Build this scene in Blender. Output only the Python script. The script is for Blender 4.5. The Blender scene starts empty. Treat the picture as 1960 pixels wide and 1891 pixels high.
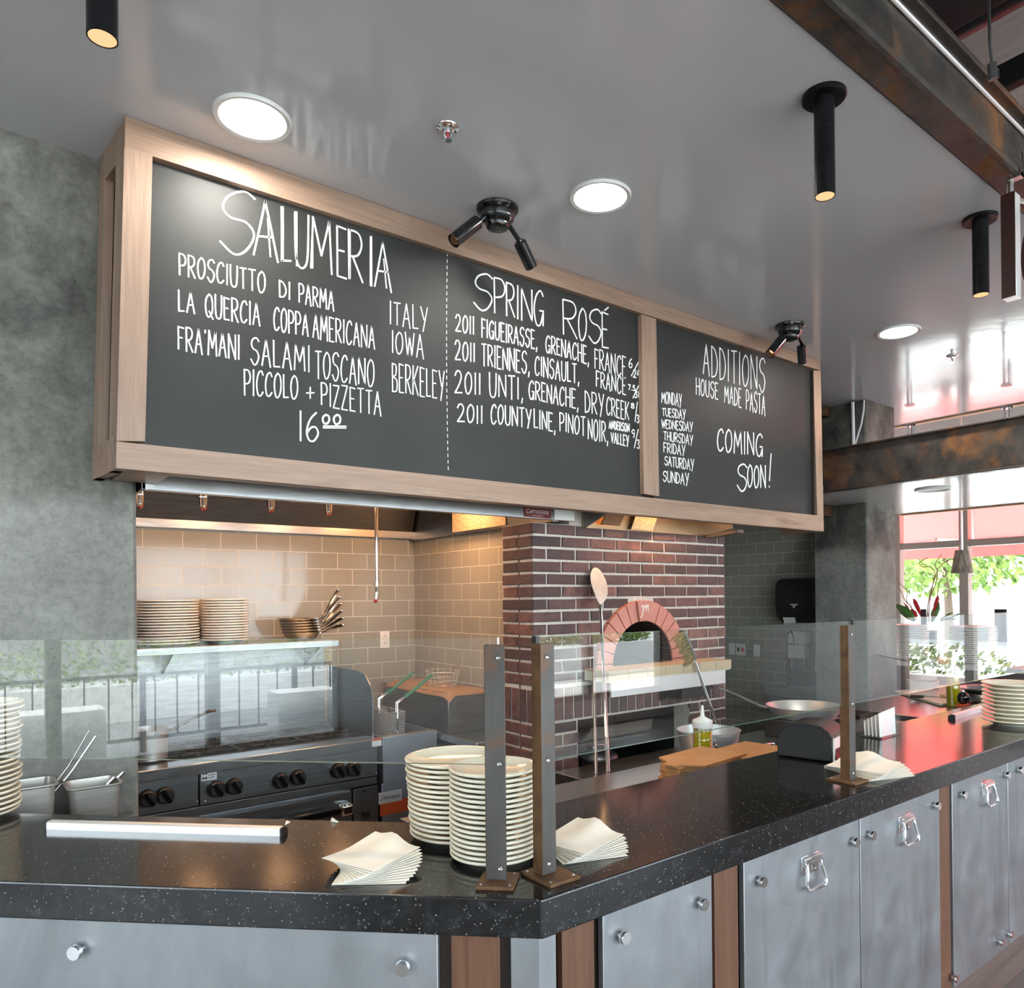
import bpy, math, random
from mathutils import Vector, Matrix
random.seed(7)
S = bpy.context.scene
COL = S.collection
PI = math.pi
R = math.radians

# ------------------------------------------------------------------ camera
FPX, CX, CY, PIT, ROL, YAW, EYE = 1418.37, 1053.46, 1138.35, 0.0031228, -0.0096842, 0.8923631, 1.69

def _cam_dir(d):
    x, y, z = d
    c, s = math.cos(ROL), math.sin(ROL)
    x, y = c * x - s * y, s * x + c * y
    c, s = math.cos(PIT), math.sin(PIT)
    y, z = c * y + s * z, -s * y + c * z
    a = YAW
    return Vector((x * math.sin(a) + z * math.cos(a), -x * math.cos(a) + z * math.sin(a), y))

EYEV = Vector((0, 0, EYE))
def ray(px, py): return _cam_dir(((px - CX) / FPX, -(py - CY) / FPX, 1.0))
def Zp(px, py, z): d = ray(px, py); return EYEV + d * ((z - EYE) / d.z)
def Yp(px, py, y): d = ray(px, py); return EYEV + d * (y / d.y)
def Xp(px, py, x): d = ray(px, py); return EYEV + d * (x / d.x)
def Pl(px, py, pt, n):
    d = ray(px, py); n = Vector(n)
    return EYEV + d * ((Vector(pt) - EYEV).dot(n) / d.dot(n))

def prad(p, wpx): return wpx / 2 / FPX * (Vector(p) - EYEV).dot(f_)   # radius seen as wpx pixels wide
r_, u_, f_ = _cam_dir((1, 0, 0)), _cam_dir((0, 1, 0)), _cam_dir((0, 0, 1))
cam = bpy.data.objects.new('camera', bpy.data.cameras.new('camera'))
COL.objects.link(cam)
cam.matrix_world = Matrix(((r_.x, u_.x, -f_.x, 0), (r_.y, u_.y, -f_.y, 0), (r_.z, u_.z, -f_.z, EYE), (0, 0, 0, 1)))
cam.data.sensor_fit = 'HORIZONTAL'
cam.data.sensor_width = 36
cam.data.lens = FPX / 1960 * 36
cam.data.shift_x = (980 - CX) / 1960
cam.data.shift_y = (CY - 945.5) / 1960
cam.data.clip_start = .05
cam.data.clip_end = 200
S.camera = cam

# ------------------------------------------------------------------ light, exposure
S.view_settings.view_transform = 'Standard'
S.view_settings.look = 'None'
S.view_settings.gamma = 1
S.view_settings.use_curve_mapping = False
S.view_settings.exposure = 1.15
cy = S.cycles
cy.use_denoising = True
cy.max_bounces = 9; cy.diffuse_bounces = 5; cy.glossy_bounces = 4; cy.transmission_bounces = 6; cy.transparent_max_bounces = 12
cy.caustics_reflective = False; cy.caustics_refractive = False
cy.sample_clamp_indirect = 4.0
W = bpy.data.worlds.new('sky'); S.world = W
W.use_nodes = True
bg = W.node_tree.nodes['Background']
bg.inputs[0].default_value = (.80, .90, 1.0, 1)
bg.inputs[1].default_value = 4.8

sun = bpy.data.objects.new('sun', bpy.data.lights.new('sun', 'SUN')); COL.objects.link(sun)
sun.data.energy = 13; sun.data.angle = R(1); sun.data.color = (1, .96, .9)
sun.rotation_euler = Vector((-.42, .36, -1.3)).to_track_quat('-Z', 'Y').to_euler()

def area(name, loc, aim, sx, sy, power, col=(1, 1, 1), spread=180, portal=False):
    l = bpy.data.lights.new(name, 'AREA'); l.shape = 'RECTANGLE'; l.size = sx; l.size_y = sy
    l.energy = power; l.color = col; l.spread = R(spread)
    l.cycles.is_portal = portal
    o = bpy.data.objects.new(name, l); COL.objects.link(o); o.location = loc
    o.rotation_euler = (Vector(aim) - Vector(loc)).to_track_quat('-Z', 'Y').to_euler()
    return o
def spot(name, loc, aim, power, col, angle, blend=.6, rad=.02):
    l = bpy.data.lights.new(name, 'SPOT'); l.energy = power; l.color = col; l.spot_size = R(angle); l.spot_blend = blend; l.shadow_soft_size = rad
    o = bpy.data.objects.new(name, l); COL.objects.link(o); o.location = loc
    o.rotation_euler = (Vector(aim) - Vector(loc)).to_track_quat('-Z', 'Y').to_euler()
    return o
# daylight through the three window walls
area('daylight_portal', (1.7, -4.45, 2.0), (1.7, 0, 2.0), 12.4, 3.6, 1, portal=True)
area('daylight_portal', (9.4, 1.7, 1.9), (0, 1.7, 1.9), 7.4, 3.4, 1, portal=True)
area('daylight_portal', (-4.4, 1.15, 2.0), (0, 1.15, 2.0), 3.6, 3.6, 1, portal=True)

# ------------------------------------------------------------------ mesh helpers
class MB:
    def __init__(s): s.v = []; s.f = []; s.m = []; s.mi = 0
    def add(s, vs, fs):
        n = len(s.v); s.v += [Vector(v) for v in vs]
        for f in fs: s.f.append(tuple(i + n for i in f)); s.m.append(s.mi)
        return s
    def box(s, x0, y0, z0, x1, y1, z1):
        return s.add([(x0, y0, z0), (x1, y0, z0), (x1, y1, z0), (x0, y1, z0), (x0, y0, z1), (x1, y0, z1), (x1, y1, z1), (x0, y1, z1)],
                     [(0, 3, 2, 1), (4, 5, 6, 7), (0, 1, 5, 4), (1, 2, 6, 5), (2, 3, 7, 6), (3, 0, 4, 7)])
    def obox(s, c, ax, ay, az):          # half-axis vectors
        c, ax, ay, az = Vector(c), Vector(ax), Vector(ay), Vector(az)
        p = [c + ax * i + ay * j + az * k for k in (-1, 1) for i, j in ((-1, -1), (1, -1), (1, 1), (-1, 1))]
        return s.add(p, [(0, 3, 2, 1), (4, 5, 6, 7), (0, 1, 5, 4), (1, 2, 6, 5), (2, 3, 7, 6), (3, 0, 4, 7)])
    def beam(s, a, b, w, h, up=(0, 0, 1)):
        a, b = Vector(a), Vector(b); d = (b - a).normalized(); u = Vector(up); sd = d.cross(u).normalized(); u = sd.cross(d)
        return s.obox((a + b) / 2, (b - a) / 2, sd * w / 2, u * h / 2)
    def prism(s, pts, vec):
        pts = [Vector(p) for p in pts]; n = len(pts); vec = Vector(vec)
        return s.add(pts + [p + vec for p in pts], [tuple(range(n))[::-1], tuple(range(n, 2 * n))] + [(i, (i + 1) % n, n + (i + 1) % n, n + i) for i in range(n)])
    def cyl(s, a, b, r0, r1=None, n=20, caps=True):
        a, b = Vector(a), Vector(b); r1 = r0 if r1 is None else r1
        d = (b - a).normalized(); t = Vector((1, 0, 0)) if abs(d.x) < .8 else Vector((0, 1, 0)); u = d.cross(t).normalized(); w = d.cross(u)
        p = [a + (u * math.cos(2 * PI * i / n) + w * math.sin(2 * PI * i / n)) * r0 for i in range(n)] + [b + (u * math.cos(2 * PI * i / n) + w * math.sin(2 * PI * i / n)) * r1 for i in range(n)]
        f = [(i, (i + 1) % n, n + (i + 1) % n, n + i) for i in range(n)]
        if caps: f += [tuple(range(n))[::-1], tuple(range(n, 2 * n))]
        return s.add(p, f)
    def lathe(s, prof, c=(0, 0, 0), n=32, axis=None):
        c = Vector(c); v = []; f = []; m = len(prof)
        if axis is None: ex, ey, ez = Vector((1, 0, 0)), Vector((0, 1, 0)), Vector((0, 0, 1))
        else:
            ez = Vector(axis).normalized(); t = Vector((1, 0, 0)) if abs(ez.x) < .8 else Vector((0, 1, 0)); ex = ez.cross(t).normalized(); ey = ez.cross(ex)
        for i in range(n):
            a = 2 * PI * i / n
            for r, z in prof: v.append(c + ex * r * math.cos(a) + ey * r * math.sin(a) + ez * z)
        for i in range(n):
            j = (i + 1) % n
            for k in range(m - 1): f.append((i * m + k, j * m + k, j * m + k + 1, i * m + k + 1))
        if prof[0][0] > 1e-5 and False: pass
        return s.add(v, f)
    def tube(s, pts, r, n=8, closed=False, caps=True):
        pts = [Vector(p) for p in pts]; m = len(pts); v = []; f = []
        rr = r if isinstance(r, (list, tuple)) else [r] * m
        prev = None
        for i, p in enumerate(pts):
            a = pts[(i - 1) % m] if (closed or i > 0) else p; b = pts[(i + 1) % m] if (closed or i < m - 1) else p
            d = (b - a).normalized()
            if prev is None:
                t = Vector((0, 0, 1)) if abs(d.z) < .9 else Vector((1, 0, 0)); u = d.cross(t).normalized()
            else:
                u = (prev - d * prev.dot(d)).normalized()
            prev = u; w = d.cross(u)
            v += [p + (u * math.cos(2 * PI * k / n) + w * math.sin(2 * PI * k / n)) * rr[i] for k in range(n)]
        for i in range(m if closed else m - 1):
            j = (i + 1) % m
            f += [(i * n + k, i * n + (k + 1) % n, j * n + (k + 1) % n, j * n + k) for k in range(n)]
        if caps and not closed: f += [tuple(range(n))[::-1], tuple((m - 1) * n + k for k in range(n))]
        return s.add(v, f)
    def ell(s, c, ax, ay, az, n=16, m=10):
        c, ax, ay, az = Vector(c), Vector(ax), Vector(ay), Vector(az); v = []; f = []
        for j in range(m + 1):
            t = PI * j / m
            for i in range(n):
                a = 2 * PI * i / n
                v.append(c + ax * math.sin(t) * math.cos(a) + ay * math.sin(t) * math.sin(a) + az * math.cos(t))
        for j in range(m):
            for i in range(n): f.append((j * n + i, j * n + (i + 1) % n, (j + 1) * n + (i + 1) % n, (j + 1) * n + i))
        return s.add(v, f)

BASE = {}
def link(name, data, parent=None, loc=(0, 0, 0)):
    o = bpy.data.objects.new(name, data); COL.objects.link(o)
    loc = Vector(loc)
    if parent is not None:
        o.parent = parent; BASE[o.name] = BASE[parent.name].copy()
    else:
        o.location = loc; BASE[o.name] = loc
    return o
def part(name, mb, mats, parent=None, loc=None, bevel=0, smooth=True, angle=35, seg=2, label=None):
    """One mesh object; points are given in world space."""
    if not isinstance(mats, (list, tuple)): mats = [mats]
    me = bpy.data.meshes.new(name)
    base = BASE[parent.name] if parent is not None else Vector(loc if loc is not None else (0, 0, 0))
    me.from_pydata([tuple(v - base) for v in mb.v], [], mb.f)
    for m in mats: me.materials.append(m)
    for p, mi in zip(me.polygons, mb.m): p.material_index = mi
    me.validate(); me.update()
    import bmesh
    bm = bmesh.new(); bm.from_mesh(me); bmesh.ops.recalc_face_normals(bm, faces=bm.faces); bm.to_mesh(me); bm.free()
    if smooth:
        me.polygons.foreach_set('use_smooth', [True] * len(me.polygons)); me.set_sharp_from_angle(angle=R(angle))
    o = link(name, me, parent, base if parent is None else (0, 0, 0))
    if bevel:
        b = o.modifiers.new('bevel', 'BEVEL'); b.width = bevel; b.segments = seg; b.limit_method = 'ANGLE'; b.angle_limit = R(40)
    if label: o['label'] = label
    return o
def tag(o, label=None, cat=None, group=None, kind=None):
    if label: o['label'] = label
    if cat: o['category'] = cat
    if group: o['group'] = group
    if kind: o['kind'] = kind
    return o
def thing(name, label, cat, loc, group=None):
    o = link(name, None, None, loc); o.empty_display_size = .05
    return tag(o, label, cat, group)
def single(name, label, cat, mb, mats, loc=None, group=None, **k):
    if loc is None:
        xs = [v.x for v in mb.v]; ys = [v.y for v in mb.v]; zs = [v.z for v in mb.v]
        loc = ((min(xs) + max(xs)) / 2, (min(ys) + max(ys)) / 2, min(zs))
    return tag(part(name, mb, mats, loc=loc, **k), label, cat, group)
def struct(name, mb, mats, **k):
    return tag(part(name, mb, mats, **k), kind='structure')
def kids(o): return [c for c in bpy.data.objects if c.parent == o]
def dup(o, parent=None, loc=None, rot=None, label=None, group=None, keys=None):
    c = o.copy(); COL.objects.link(c)
    if parent is not None: c.parent = parent
    if loc is not None: c.location = loc
    if rot is not None: c.rotation_euler = rot
    if label: c['label'] = label
    if group: c['group'] = group
    for ch in o.children: dup(ch, c)
    return c
ORD = ['topmost', 'second', 'third', 'fourth', 'fifth', 'sixth', 'seventh', 'eighth', 'ninth', 'tenth', 'eleventh', 'twelfth', 'thirteenth', 'fourteenth', 'fifteenth', 'sixteenth', 'seventeenth', 'eighteenth', 'nineteenth', 'twentieth', 'twenty-first', 'twenty-second', 'twenty-third', 'twenty-fourth']

# ------------------------------------------------------------------ materials
def nt(name):
    m = bpy.data.materials.new(name); m.use_nodes = True
    return m, m.node_tree, m.node_tree.nodes['Principled BSDF']
def setp(b, base=None, rough=None, metal=None, **k):
    if base is not None: b.inputs['Base Color'].default_value = (*base, 1)
    if rough is not None: b.inputs['Roughness'].default_value = rough
    if metal is not None: b.inputs['Metallic'].default_value = metal
    for a, v in k.items(): b.inputs[a.replace('_', ' ')].default_value = v
def coords(t, scale=(1, 1, 1), kind='Object', rot=(0, 0, 0)):
    tc = t.nodes.new('ShaderNodeTexCoord'); mp = t.nodes.new('ShaderNodeMapping')
    mp.inputs['Scale'].default_value = scale; mp.inputs['Rotation'].default_value = rot
    t.links.new(tc.outputs[kind], mp.inputs['Vector'])
    return mp.outputs['Vector']
def noise(t, vec, scale, detail=4, rough=.55, dist=0):
    n = t.nodes.new('ShaderNodeTexNoise'); n.inputs['Scale'].default_value = scale; n.inputs['Detail'].default_value = detail
    n.inputs['Roughness'].default_value = rough; n.inputs['Distortion'].default_value = dist
    t.links.new(vec, n.inputs['Vector']); return n.outputs['Fac']
def ramp(t, fac, stops, interp='LINEAR'):
    r = t.nodes.new('ShaderNodeValToRGB'); r.color_ramp.interpolation = interp
    while len(r.color_ramp.elements) < len(stops): r.color_ramp.elements.new(.5)
    for e, (p, c) in zip(r.color_ramp.elements, stops): e.position = p; e.color = (*c, 1)
    t.links.new(fac, r.inputs['Fac']); return r.outputs['Color']
def mix(t, fac, a, b, mode='MIX'):
    n = t.nodes.new('ShaderNodeMix'); n.data_type = 'RGBA'; n.blend_type = mode
    def s(sock, v):
        if hasattr(v, 'is_linked') or isinstance(v, bpy.types.NodeSocket): t.links.new(v, sock)
        elif isinstance(v, (int, float)): sock.default_value = v
        else: sock.default_value = (*v, 1)
    s(n.inputs[0], fac); s(n.inputs[6], a); s(n.inputs[7], b)
    return n.outputs[2]
def bump(t, b, h, strength=.3, dist=.01):
    n = t.nodes.new('ShaderNodeBump'); n.inputs['Strength'].default_value = strength; n.inputs['Distance'].default_value = dist
    t.links.new(h, n.inputs['Height']); t.links.new(n.outputs['Normal'], b.inputs['Normal'])
def plain(name, base, rough=.5, metal=0, **k):
    m, t, b = nt(name); setp(b, base, rough, metal, **k); return m
def mottled(name, stops, rough=.5, metal=0, scale=6, detail=5, stretch=(1, 1, 1), bmp=0, rlo=None, **k):
    m, t, b = nt(name); setp(b, None, rough, metal, **k)
    v = coords(t, stretch); f = noise(t, v, scale, detail)
    t.links.new(ramp(t, f, stops), b.inputs['Base Color'])
    if bmp: bump(t, b, f, bmp)
    if rlo is not None:
        rr = ramp(t, noise(t, v, scale * 2.3, detail), [(.3, (rlo,) * 3), (.7, (rough,) * 3)]); t.links.new(rr, b.inputs['Roughness'])
    return m
def wood(name, a, b_, axis, scale=18, rough=.45):
    m, t, b = nt(name); setp(b, None, rough)
    st = [scale, scale, scale]; st['XYZ'.index(axis)] = scale * .06
    v = coords(t, st); f = noise(t, v, 1.0, 6, .6, 1.2); g = noise(t, coords(t, [q * 6 for q in st]), 1, 3)
    c = ramp(t, f, [(.3, a), (.55, b_), (.7, [.8 * x for x in a])])
    c = mix(t, .25, c, ramp(t, g, [(.35, [.6 * x for x in a]), (.65, b_)]))
    t.links.new(c, b.inputs['Base Color']); bump(t, b, g, .06)
    return m
def emit(name, col, st):
    m, t, b = nt(name); setp(b, (0, 0, 0)); b.inputs['Emission Color'].default_value = (*col, 1); b.inputs['Emission Strength'].default_value = st; return m

M = {}
M['ceiling'] = m = None
m, t, b = nt('ceiling_paint'); setp(b, (.53, .53, .565), .15, Specular_IOR_Level=.65); v = coords(t, (1, 1, 1))
bump(t, b, noise(t, coords(t, (3, 3, 3)), 2.2, 3), .05, .02)
t.links.new(ramp(t, noise(t, v, 1.3, 3), [(.3, (.09,) * 3), (.7, (.17,) * 3)]), b.inputs['Roughness']); M['ceiling'] = m
def tile_mat(name, axis, rough=.12):
    m, t, b = nt(name); setp(b, None, rough)
    tc = t.nodes.new('ShaderNodeTexCoord'); sp = t.nodes.new('ShaderNodeSeparateXYZ'); cb = t.nodes.new('ShaderNodeCombineXYZ')
    t.links.new(tc.outputs['Object'], sp.inputs[0]); t.links.new(sp.outputs[axis], cb.inputs[0]); t.links.new(sp.outputs[2], cb.inputs[1])
    br = t.nodes.new('ShaderNodeTexBrick'); t.links.new(cb.outputs[0], br.inputs['Vector'])
    br.inputs['Scale'].default_value = 1; br.inputs['Brick Width'].default_value = .2064; br.inputs['Row Height'].default_value = .1048; br.inputs['Mortar Size'].default_value = .0022
    br.inputs['Mortar Smooth'].default_value = .2; br.inputs['Bias'].default_value = 0
    br.inputs['Color1'].default_value = (.285, .275, .235, 1); br.inputs['Color2'].default_value = (.315, .30, .256, 1); br.inputs['Mortar'].default_value = (.62, .60, .55, 1)
    t.links.new(br.outputs['Color'], b.inputs['Base Color'])
    t.links.new(ramp(t, br.outputs['Fac'], [(0, (rough,) * 3), (1, (.7,) * 3)]), b.inputs['Roughness'])
    iv = t.nodes.new('ShaderNodeInvert'); t.links.new(br.outputs['Fac'], iv.inputs['Color']); bump(t, b, iv.outputs[0], .35, .004)
    return m
M['tile_x'] = tile_mat('glazed_tile_along_x', 0); M['tile_y'] = tile_mat('glazed_tile_along_y', 1)
m, t, b = nt('concrete'); setp(b, None, .75); v = coords(t)
c = ramp(t, noise(t, v, 2.2, 8, .65, .4), [(.28, (.125, .122, .107)), (.46, (.21, .206, .183)), (.58, (.265, .26, .233)), (.74, (.34, .335, .305))])
sp = ramp(t, noise(t, v, 120, 2), [(.68, (1, 1, 1)), (.76, (.35, .35, .33))])
c = mix(t, 1.0, c, sp, 'MULTIPLY')
c = mix(t, .55, c, ramp(t, noise(t, v, 32, 8, .75), [(.3, (.35, .35, .33)), (.5, (.9, .9, .9)), (.7, (1.25, 1.25, 1.22))]), 'MULTIPLY')
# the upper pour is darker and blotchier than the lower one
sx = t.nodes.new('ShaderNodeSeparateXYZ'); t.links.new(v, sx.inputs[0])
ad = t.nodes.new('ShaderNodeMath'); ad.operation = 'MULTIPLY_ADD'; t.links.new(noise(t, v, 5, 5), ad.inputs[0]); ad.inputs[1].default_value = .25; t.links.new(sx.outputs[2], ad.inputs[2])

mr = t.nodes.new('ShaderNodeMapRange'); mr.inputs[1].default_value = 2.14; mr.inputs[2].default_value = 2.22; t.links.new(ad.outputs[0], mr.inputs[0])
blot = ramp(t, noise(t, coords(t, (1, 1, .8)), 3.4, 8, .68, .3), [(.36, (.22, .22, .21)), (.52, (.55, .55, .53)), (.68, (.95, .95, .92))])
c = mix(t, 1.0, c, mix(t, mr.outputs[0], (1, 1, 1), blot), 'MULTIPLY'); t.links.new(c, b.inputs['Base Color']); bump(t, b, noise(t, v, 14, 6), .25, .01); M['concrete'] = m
m, t, b = nt('black_granite'); setp(b, None, .13, Specular_IOR_Level=.6); v = coords(t)
c = ramp(t, noise(t, v, 38, 4, .6), [(.45, (.006, .006, .007)), (.60, (.014, .014, .015)), (.72, (.034, .034, .036))])
vo = t.nodes.new('ShaderNodeTexVoronoi'); vo.inputs['Scale'].default_value = 120; t.links.new(v, vo.inputs['Vector'])
fl = ramp(t, vo.outputs['Distance'], [(.12, (1, 1, 1)), (.26, (0, 0, 0))])
fm = ramp(t, noise(t, v, 60, 2), [(.50, (0, 0, 0)), (.62, (1, 1, 1))])
fl = mix(t, 1.0, fl, fm, 'MULTIPLY')
t.links.new(mix(t, fl, c, (.24, .22, .18)), b.inputs['Base Color']); M['granite'] = m
m, t, b = nt('galvanised_steel'); setp(b, None, .42, .85); v = coords(t)
c = ramp(t, noise(t, coords(t, (1, 1, .45)), 3.2, 6, .62, .5), [(.3, (.25, .263, .277)), (.5, (.33, .344, .36)), (.7, (.40, .41, .43))])
st = ramp(t, noise(t, coords(t, (9, 9, .7)), 1.4, 5, .6), [(.62, (1, 1, 1)), (.74, (.78, .79, .80))])
t.links.new(mix(t, 1.0, c, st, 'MULTIPLY'), b.inputs['Base Color'])
t.links.new(ramp(t, noise(t, v, 9, 4), [(.3, (.36,) * 3), (.7, (.52,) * 3)]), b.inputs['Roughness']); M['galv'] = m
M['steel'] = mottled('brushed_stainless', [(.3, (.50, .50, .50)), (.7, (.60, .60, .60))], .27, 1, 8, 3, (1, 1, 14), rlo=.2)
M['steelx'] = mottled('brushed_stainless_long', [(.3, (.50, .50, .50)), (.7, (.60, .60, .60))], .27, 1, 6, 3, (.6, 12, 12), rlo=.2)
M['dsteel'] = mottled('dark_stainless', [(.3, (.20, .20, .205)), (.7, (.27, .27, .275))], .33, 1, 6, 3, (1, 1, 10))
M['chrome'] = plain('chrome', (.78, .78, .79), .08, 1)
M['alu'] = plain('satin_aluminium', (.86, .86, .85), .38, .7)
M['wire'] = plain('tinned_wire', (.55, .55, .53), .35, .45)
M['peel'] = mottled('worn_peel_steel', [(.3, (.46, .45, .43)), (.7, (.60, .59, .57))], .5, .35, 14, 5)
M['spun'] = mottled('spun_aluminium', [(.3, (.48, .48, .47)), (.7, (.60, .60, .59))], .4, .7, 10, 2, (1, 1, 20))
M['oak_x'] = wood('pale_walnut_along_x', (.225, .145, .10), (.32, .215, .155), 'X', 16)
M['oak_z'] = wood('pale_walnut_upright', (.225, .145, .10), (.32, .215, .155), 'Z', 16)
M['wal_z'] = wood('walnut_upright', (.085, .036, .019), (.15, .07, .04), 'Z', 14, .4)
M['wal_x'] = wood('walnut_along_x', (.085, .06, .05), (.14, .105, .09), 'X', 14, .4)
M['dark'] = plain('dark_void', (.012, .011, .010), .8)
M['darkwood'] = plain('dark_brown_wood', (.03, .018, .012), .6)
m, t, b = nt('rusted_steel'); setp(b, None, .42, .55); v = coords(t)
f1 = noise(t, v, 3.4, 8, .7, .8); rm = ramp(t, f1, [(.50, (0, 0, 0)), (.66, (.85, .85, .85))])
t.links.new(mix(t, rm, ramp(t, noise(t, v, 9, 5), [(.3, (.035, .033, .032)), (.7, (.10, .085, .075))]), ramp(t, noise(t, v, 22, 4), [(.3, (.13, .05, .014)), (.7, (.26, .115, .035))])), b.inputs['Base Color'])
t.links.new(ramp(t, rm, [(0, (.34,) * 3), (1, (.7,) * 3)]), b.inputs['Roughness']); bump(t, b, noise(t, v, 30, 4), .15, .004); M['rust'] = m
m, t, b = nt('weathered_steel_bar'); setp(b, None, .45, .6); v = coords(t)
f1 = noise(t, v, 7, 8, .7, .5); rm = ramp(t, f1, [(.50, (0, 0, 0)), (.68, (.9, .9, .9))])
t.links.new(mix(t, rm, ramp(t, noise(t, coords(t, (1, 1, .2)), 14, 5), [(.3, (.060, .056, .053)), (.7, (.115, .108, .102))]), (.15, .065, .025)), b.inputs['Base Color']); M['bar'] = m
M['orust'] = mottled('orange_rust', [(.3, (.075, .038, .018)), (.6, (.16, .078, .03)), (.75, (.07, .05, .038))], .6, .3, 24, 5, bmp=.2)
M['black'] = plain('gloss_black', (.006, .006, .007), .13)
M['tubeblack'] = plain('tube_black', (.005, .005, .006), .3, Specular_IOR_Level=.22)
M['pan'] = mottled('dull_pan_steel', [(.3, (.42, .40, .36)), (.7, (.56, .54, .49))], .36, .6, 6, 3, (1, 1, 12))
M['shelfsteel'] = mottled('shelf_steel', [(.3, (.30, .31, .31)), (.7, (.38, .39, .39))], .4, .9, 6, 3, (.6, 12, 12))
M['dspun'] = mottled('dull_aluminium', [(.3, (.28, .28, .28)), (.7, (.36, .36, .36))], .38, .8, 10, 2, (1, 1, 20))
M['satinblack'] = plain('satin_black', (.012, .012, .013), .4)
M['iron'] = plain('cast_iron', (.018, .018, .019), .5, .3)
M['chalkboard'] = mottled('chalkboard_black', [(.3, (.020, .021, .020)), (.7, (.028, .029, .028))], .5, 0, 3, 5, Specular_IOR_Level=.28)
M['chalk'] = plain('chalk_white', (.80, .81, .80), .8)
M['cream'] = plain('cream_china', (.78, .72, .575), .12, Coat_Weight=.3)
M['white_china'] = plain('white_china', (.80, .78, .74), .14)
M['napkin'] = mottled('paper_napkin', [(.3, (.74, .68, .57)), (.7, (.83, .79, .70))], .9, 0, 5, 3)
M['paper'] = plain('white_paper', (.82, .82, .80), .8)
M['parch'] = plain('parchment', (.27, .165, .085), .6)
M['wplastic'] = plain('white_plastic', (.74, .73, .70), .35)
M['board'] = mottled('tan_fibreboard', [(.3, (.42, .20, .075)), (.7, (.52, .26, .10))], .55, 0, 9, 4)
M['cuttingboard'] = plain('white_cutting_board', (.72, .66, .52), .5)
M['turned'] = plain('turned_wood', (.50, .33, .17), .45)
M['white'] = plain('white_paint', (.75, .75, .74), .5)
M['green'] = plain('green_grip', (.01, .16, .08), .35)
M['orange'] = plain('orange_label', (.52, .07, .012), .5)
M['red'] = plain('dark_red_label', (.16, .008, .014), .4)
M['redbtn'] = plain('red_switch', (.75, .03, .03), .4)
M['bristle'] = mottled('brass_bristle', [(.3, (.22, .17, .06)), (.7, (.42, .35, .15))], .5, .3, 40, 2)
M['pink'] = mottled('pink_refractory', [(.3, (.40, .155, .115)), (.7, (.50, .21, .165))], .6, 0, 6, 4)
M['mortar'] = mottled('mortar', [(.3, (.50, .44, .37)), (.7, (.62, .56, .49))], .9, 0, 30, 4, bmp=.4)
m, t, b = nt('dark_red_brick'); setp(b, None, .75); v = coords(t)
g = t.nodes.new('ShaderNodeNewGeometry')
c = ramp(t, g.outputs['Random Per Island'], [(0, (.068, .044, .044)), (.35, (.115, .064, .060)), (.7, (.155, .078, .071)), (1, (.235, .105, .085))])
c = mix(t, ramp(t, noise(t, v, 16, 6, .7), [(.42, (0, 0, 0)), (.62, (.75, .75, .75))]), c, (.07, .045, .045))
t.links.new(c, b.inputs['Base Color']); bump(t, b, noise(t, v, 38, 6, .7), .9, .010); M['brick'] = m
M['soot'] = plain('oven_soot', (.010, .008, .007), .9)  # near-black lining of the oven mouth and the niche
M['floor'] = mottled('stained_concrete', [(.3, (.16, .145, .13)), (.7, (.23, .205, .185))], .35, 0, 3, 5)
M['deck'] = mottled('grey_roof_deck', [(.3, (.20, .20, .20)), (.7, (.27, .27, .27))], .8, 0, 3, 4, (8, .3, 1))
M['trimwood'] = plain('raw_wood_edge', (.42, .25, .12), .6)
m, t, b = nt('oil'); setp(b, (.46, .38, .01), .08, Transmission_Weight=.35, IOR=1.35); M['oil'] = m
def glass_mat(name, tint, mirror=1.0):
    m = bpy.data.materials.new(name); m.use_nodes = True; t = m.node_tree; t.nodes.clear()
    o = t.nodes.new('ShaderNodeOutputMaterial'); mx = t.nodes.new('ShaderNodeMixShader'); tr = t.nodes.new('ShaderNodeBsdfTransparent'); gl = t.nodes.new('ShaderNodeBsdfGlossy')
    fr = t.nodes.new('ShaderNodeFresnel'); fr.inputs['IOR'].default_value = 1.5
    tr.inputs[0].default_value = (*tint, 1); gl.inputs['Roughness'].default_value = .0; gl.inputs[0].default_value = (mirror,) * 3 + (1,)
    ge = t.nodes.new('ShaderNodeNewGeometry'); a1 = t.nodes.new('ShaderNodeMath'); a1.operation = 'SUBTRACT'; a1.inputs[0].default_value = 1.75
    a2 = t.nodes.new('ShaderNodeMath'); a2.operation = 'MULTIPLY'; a2.use_clamp = True; a3 = t.nodes.new('ShaderNodeMath'); a3.operation = 'MULTIPLY'; a3.inputs[1].default_value = 1.75
    t.links.new(ge.outputs['Backfacing'], a3.inputs[0]); t.links.new(a3.outputs[0], a1.inputs[1]); t.links.new(a1.outputs[0], a2.inputs[0]); t.links.new(fr.outputs[0], a2.inputs[1])
    t.links.new(a2.outputs[0], mx.inputs[0]); t.links.new(tr.outputs[0], mx.inputs[1]); t.links.new(gl.outputs[0], mx.inputs[2]); t.links.new(mx.outputs[0], o.inputs[0])
    return m
M['glass'] = glass_mat('clear_glass', (.965, .985, .975))
M['winglass'] = glass_mat('window_glass', (.97, .985, .98))
M['glassedge'] = plain('green_glass_edge', (.10, .22, .18), .15)
M['clear'] = glass_mat('clear_plastic', (.96, .97, .97))
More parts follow.
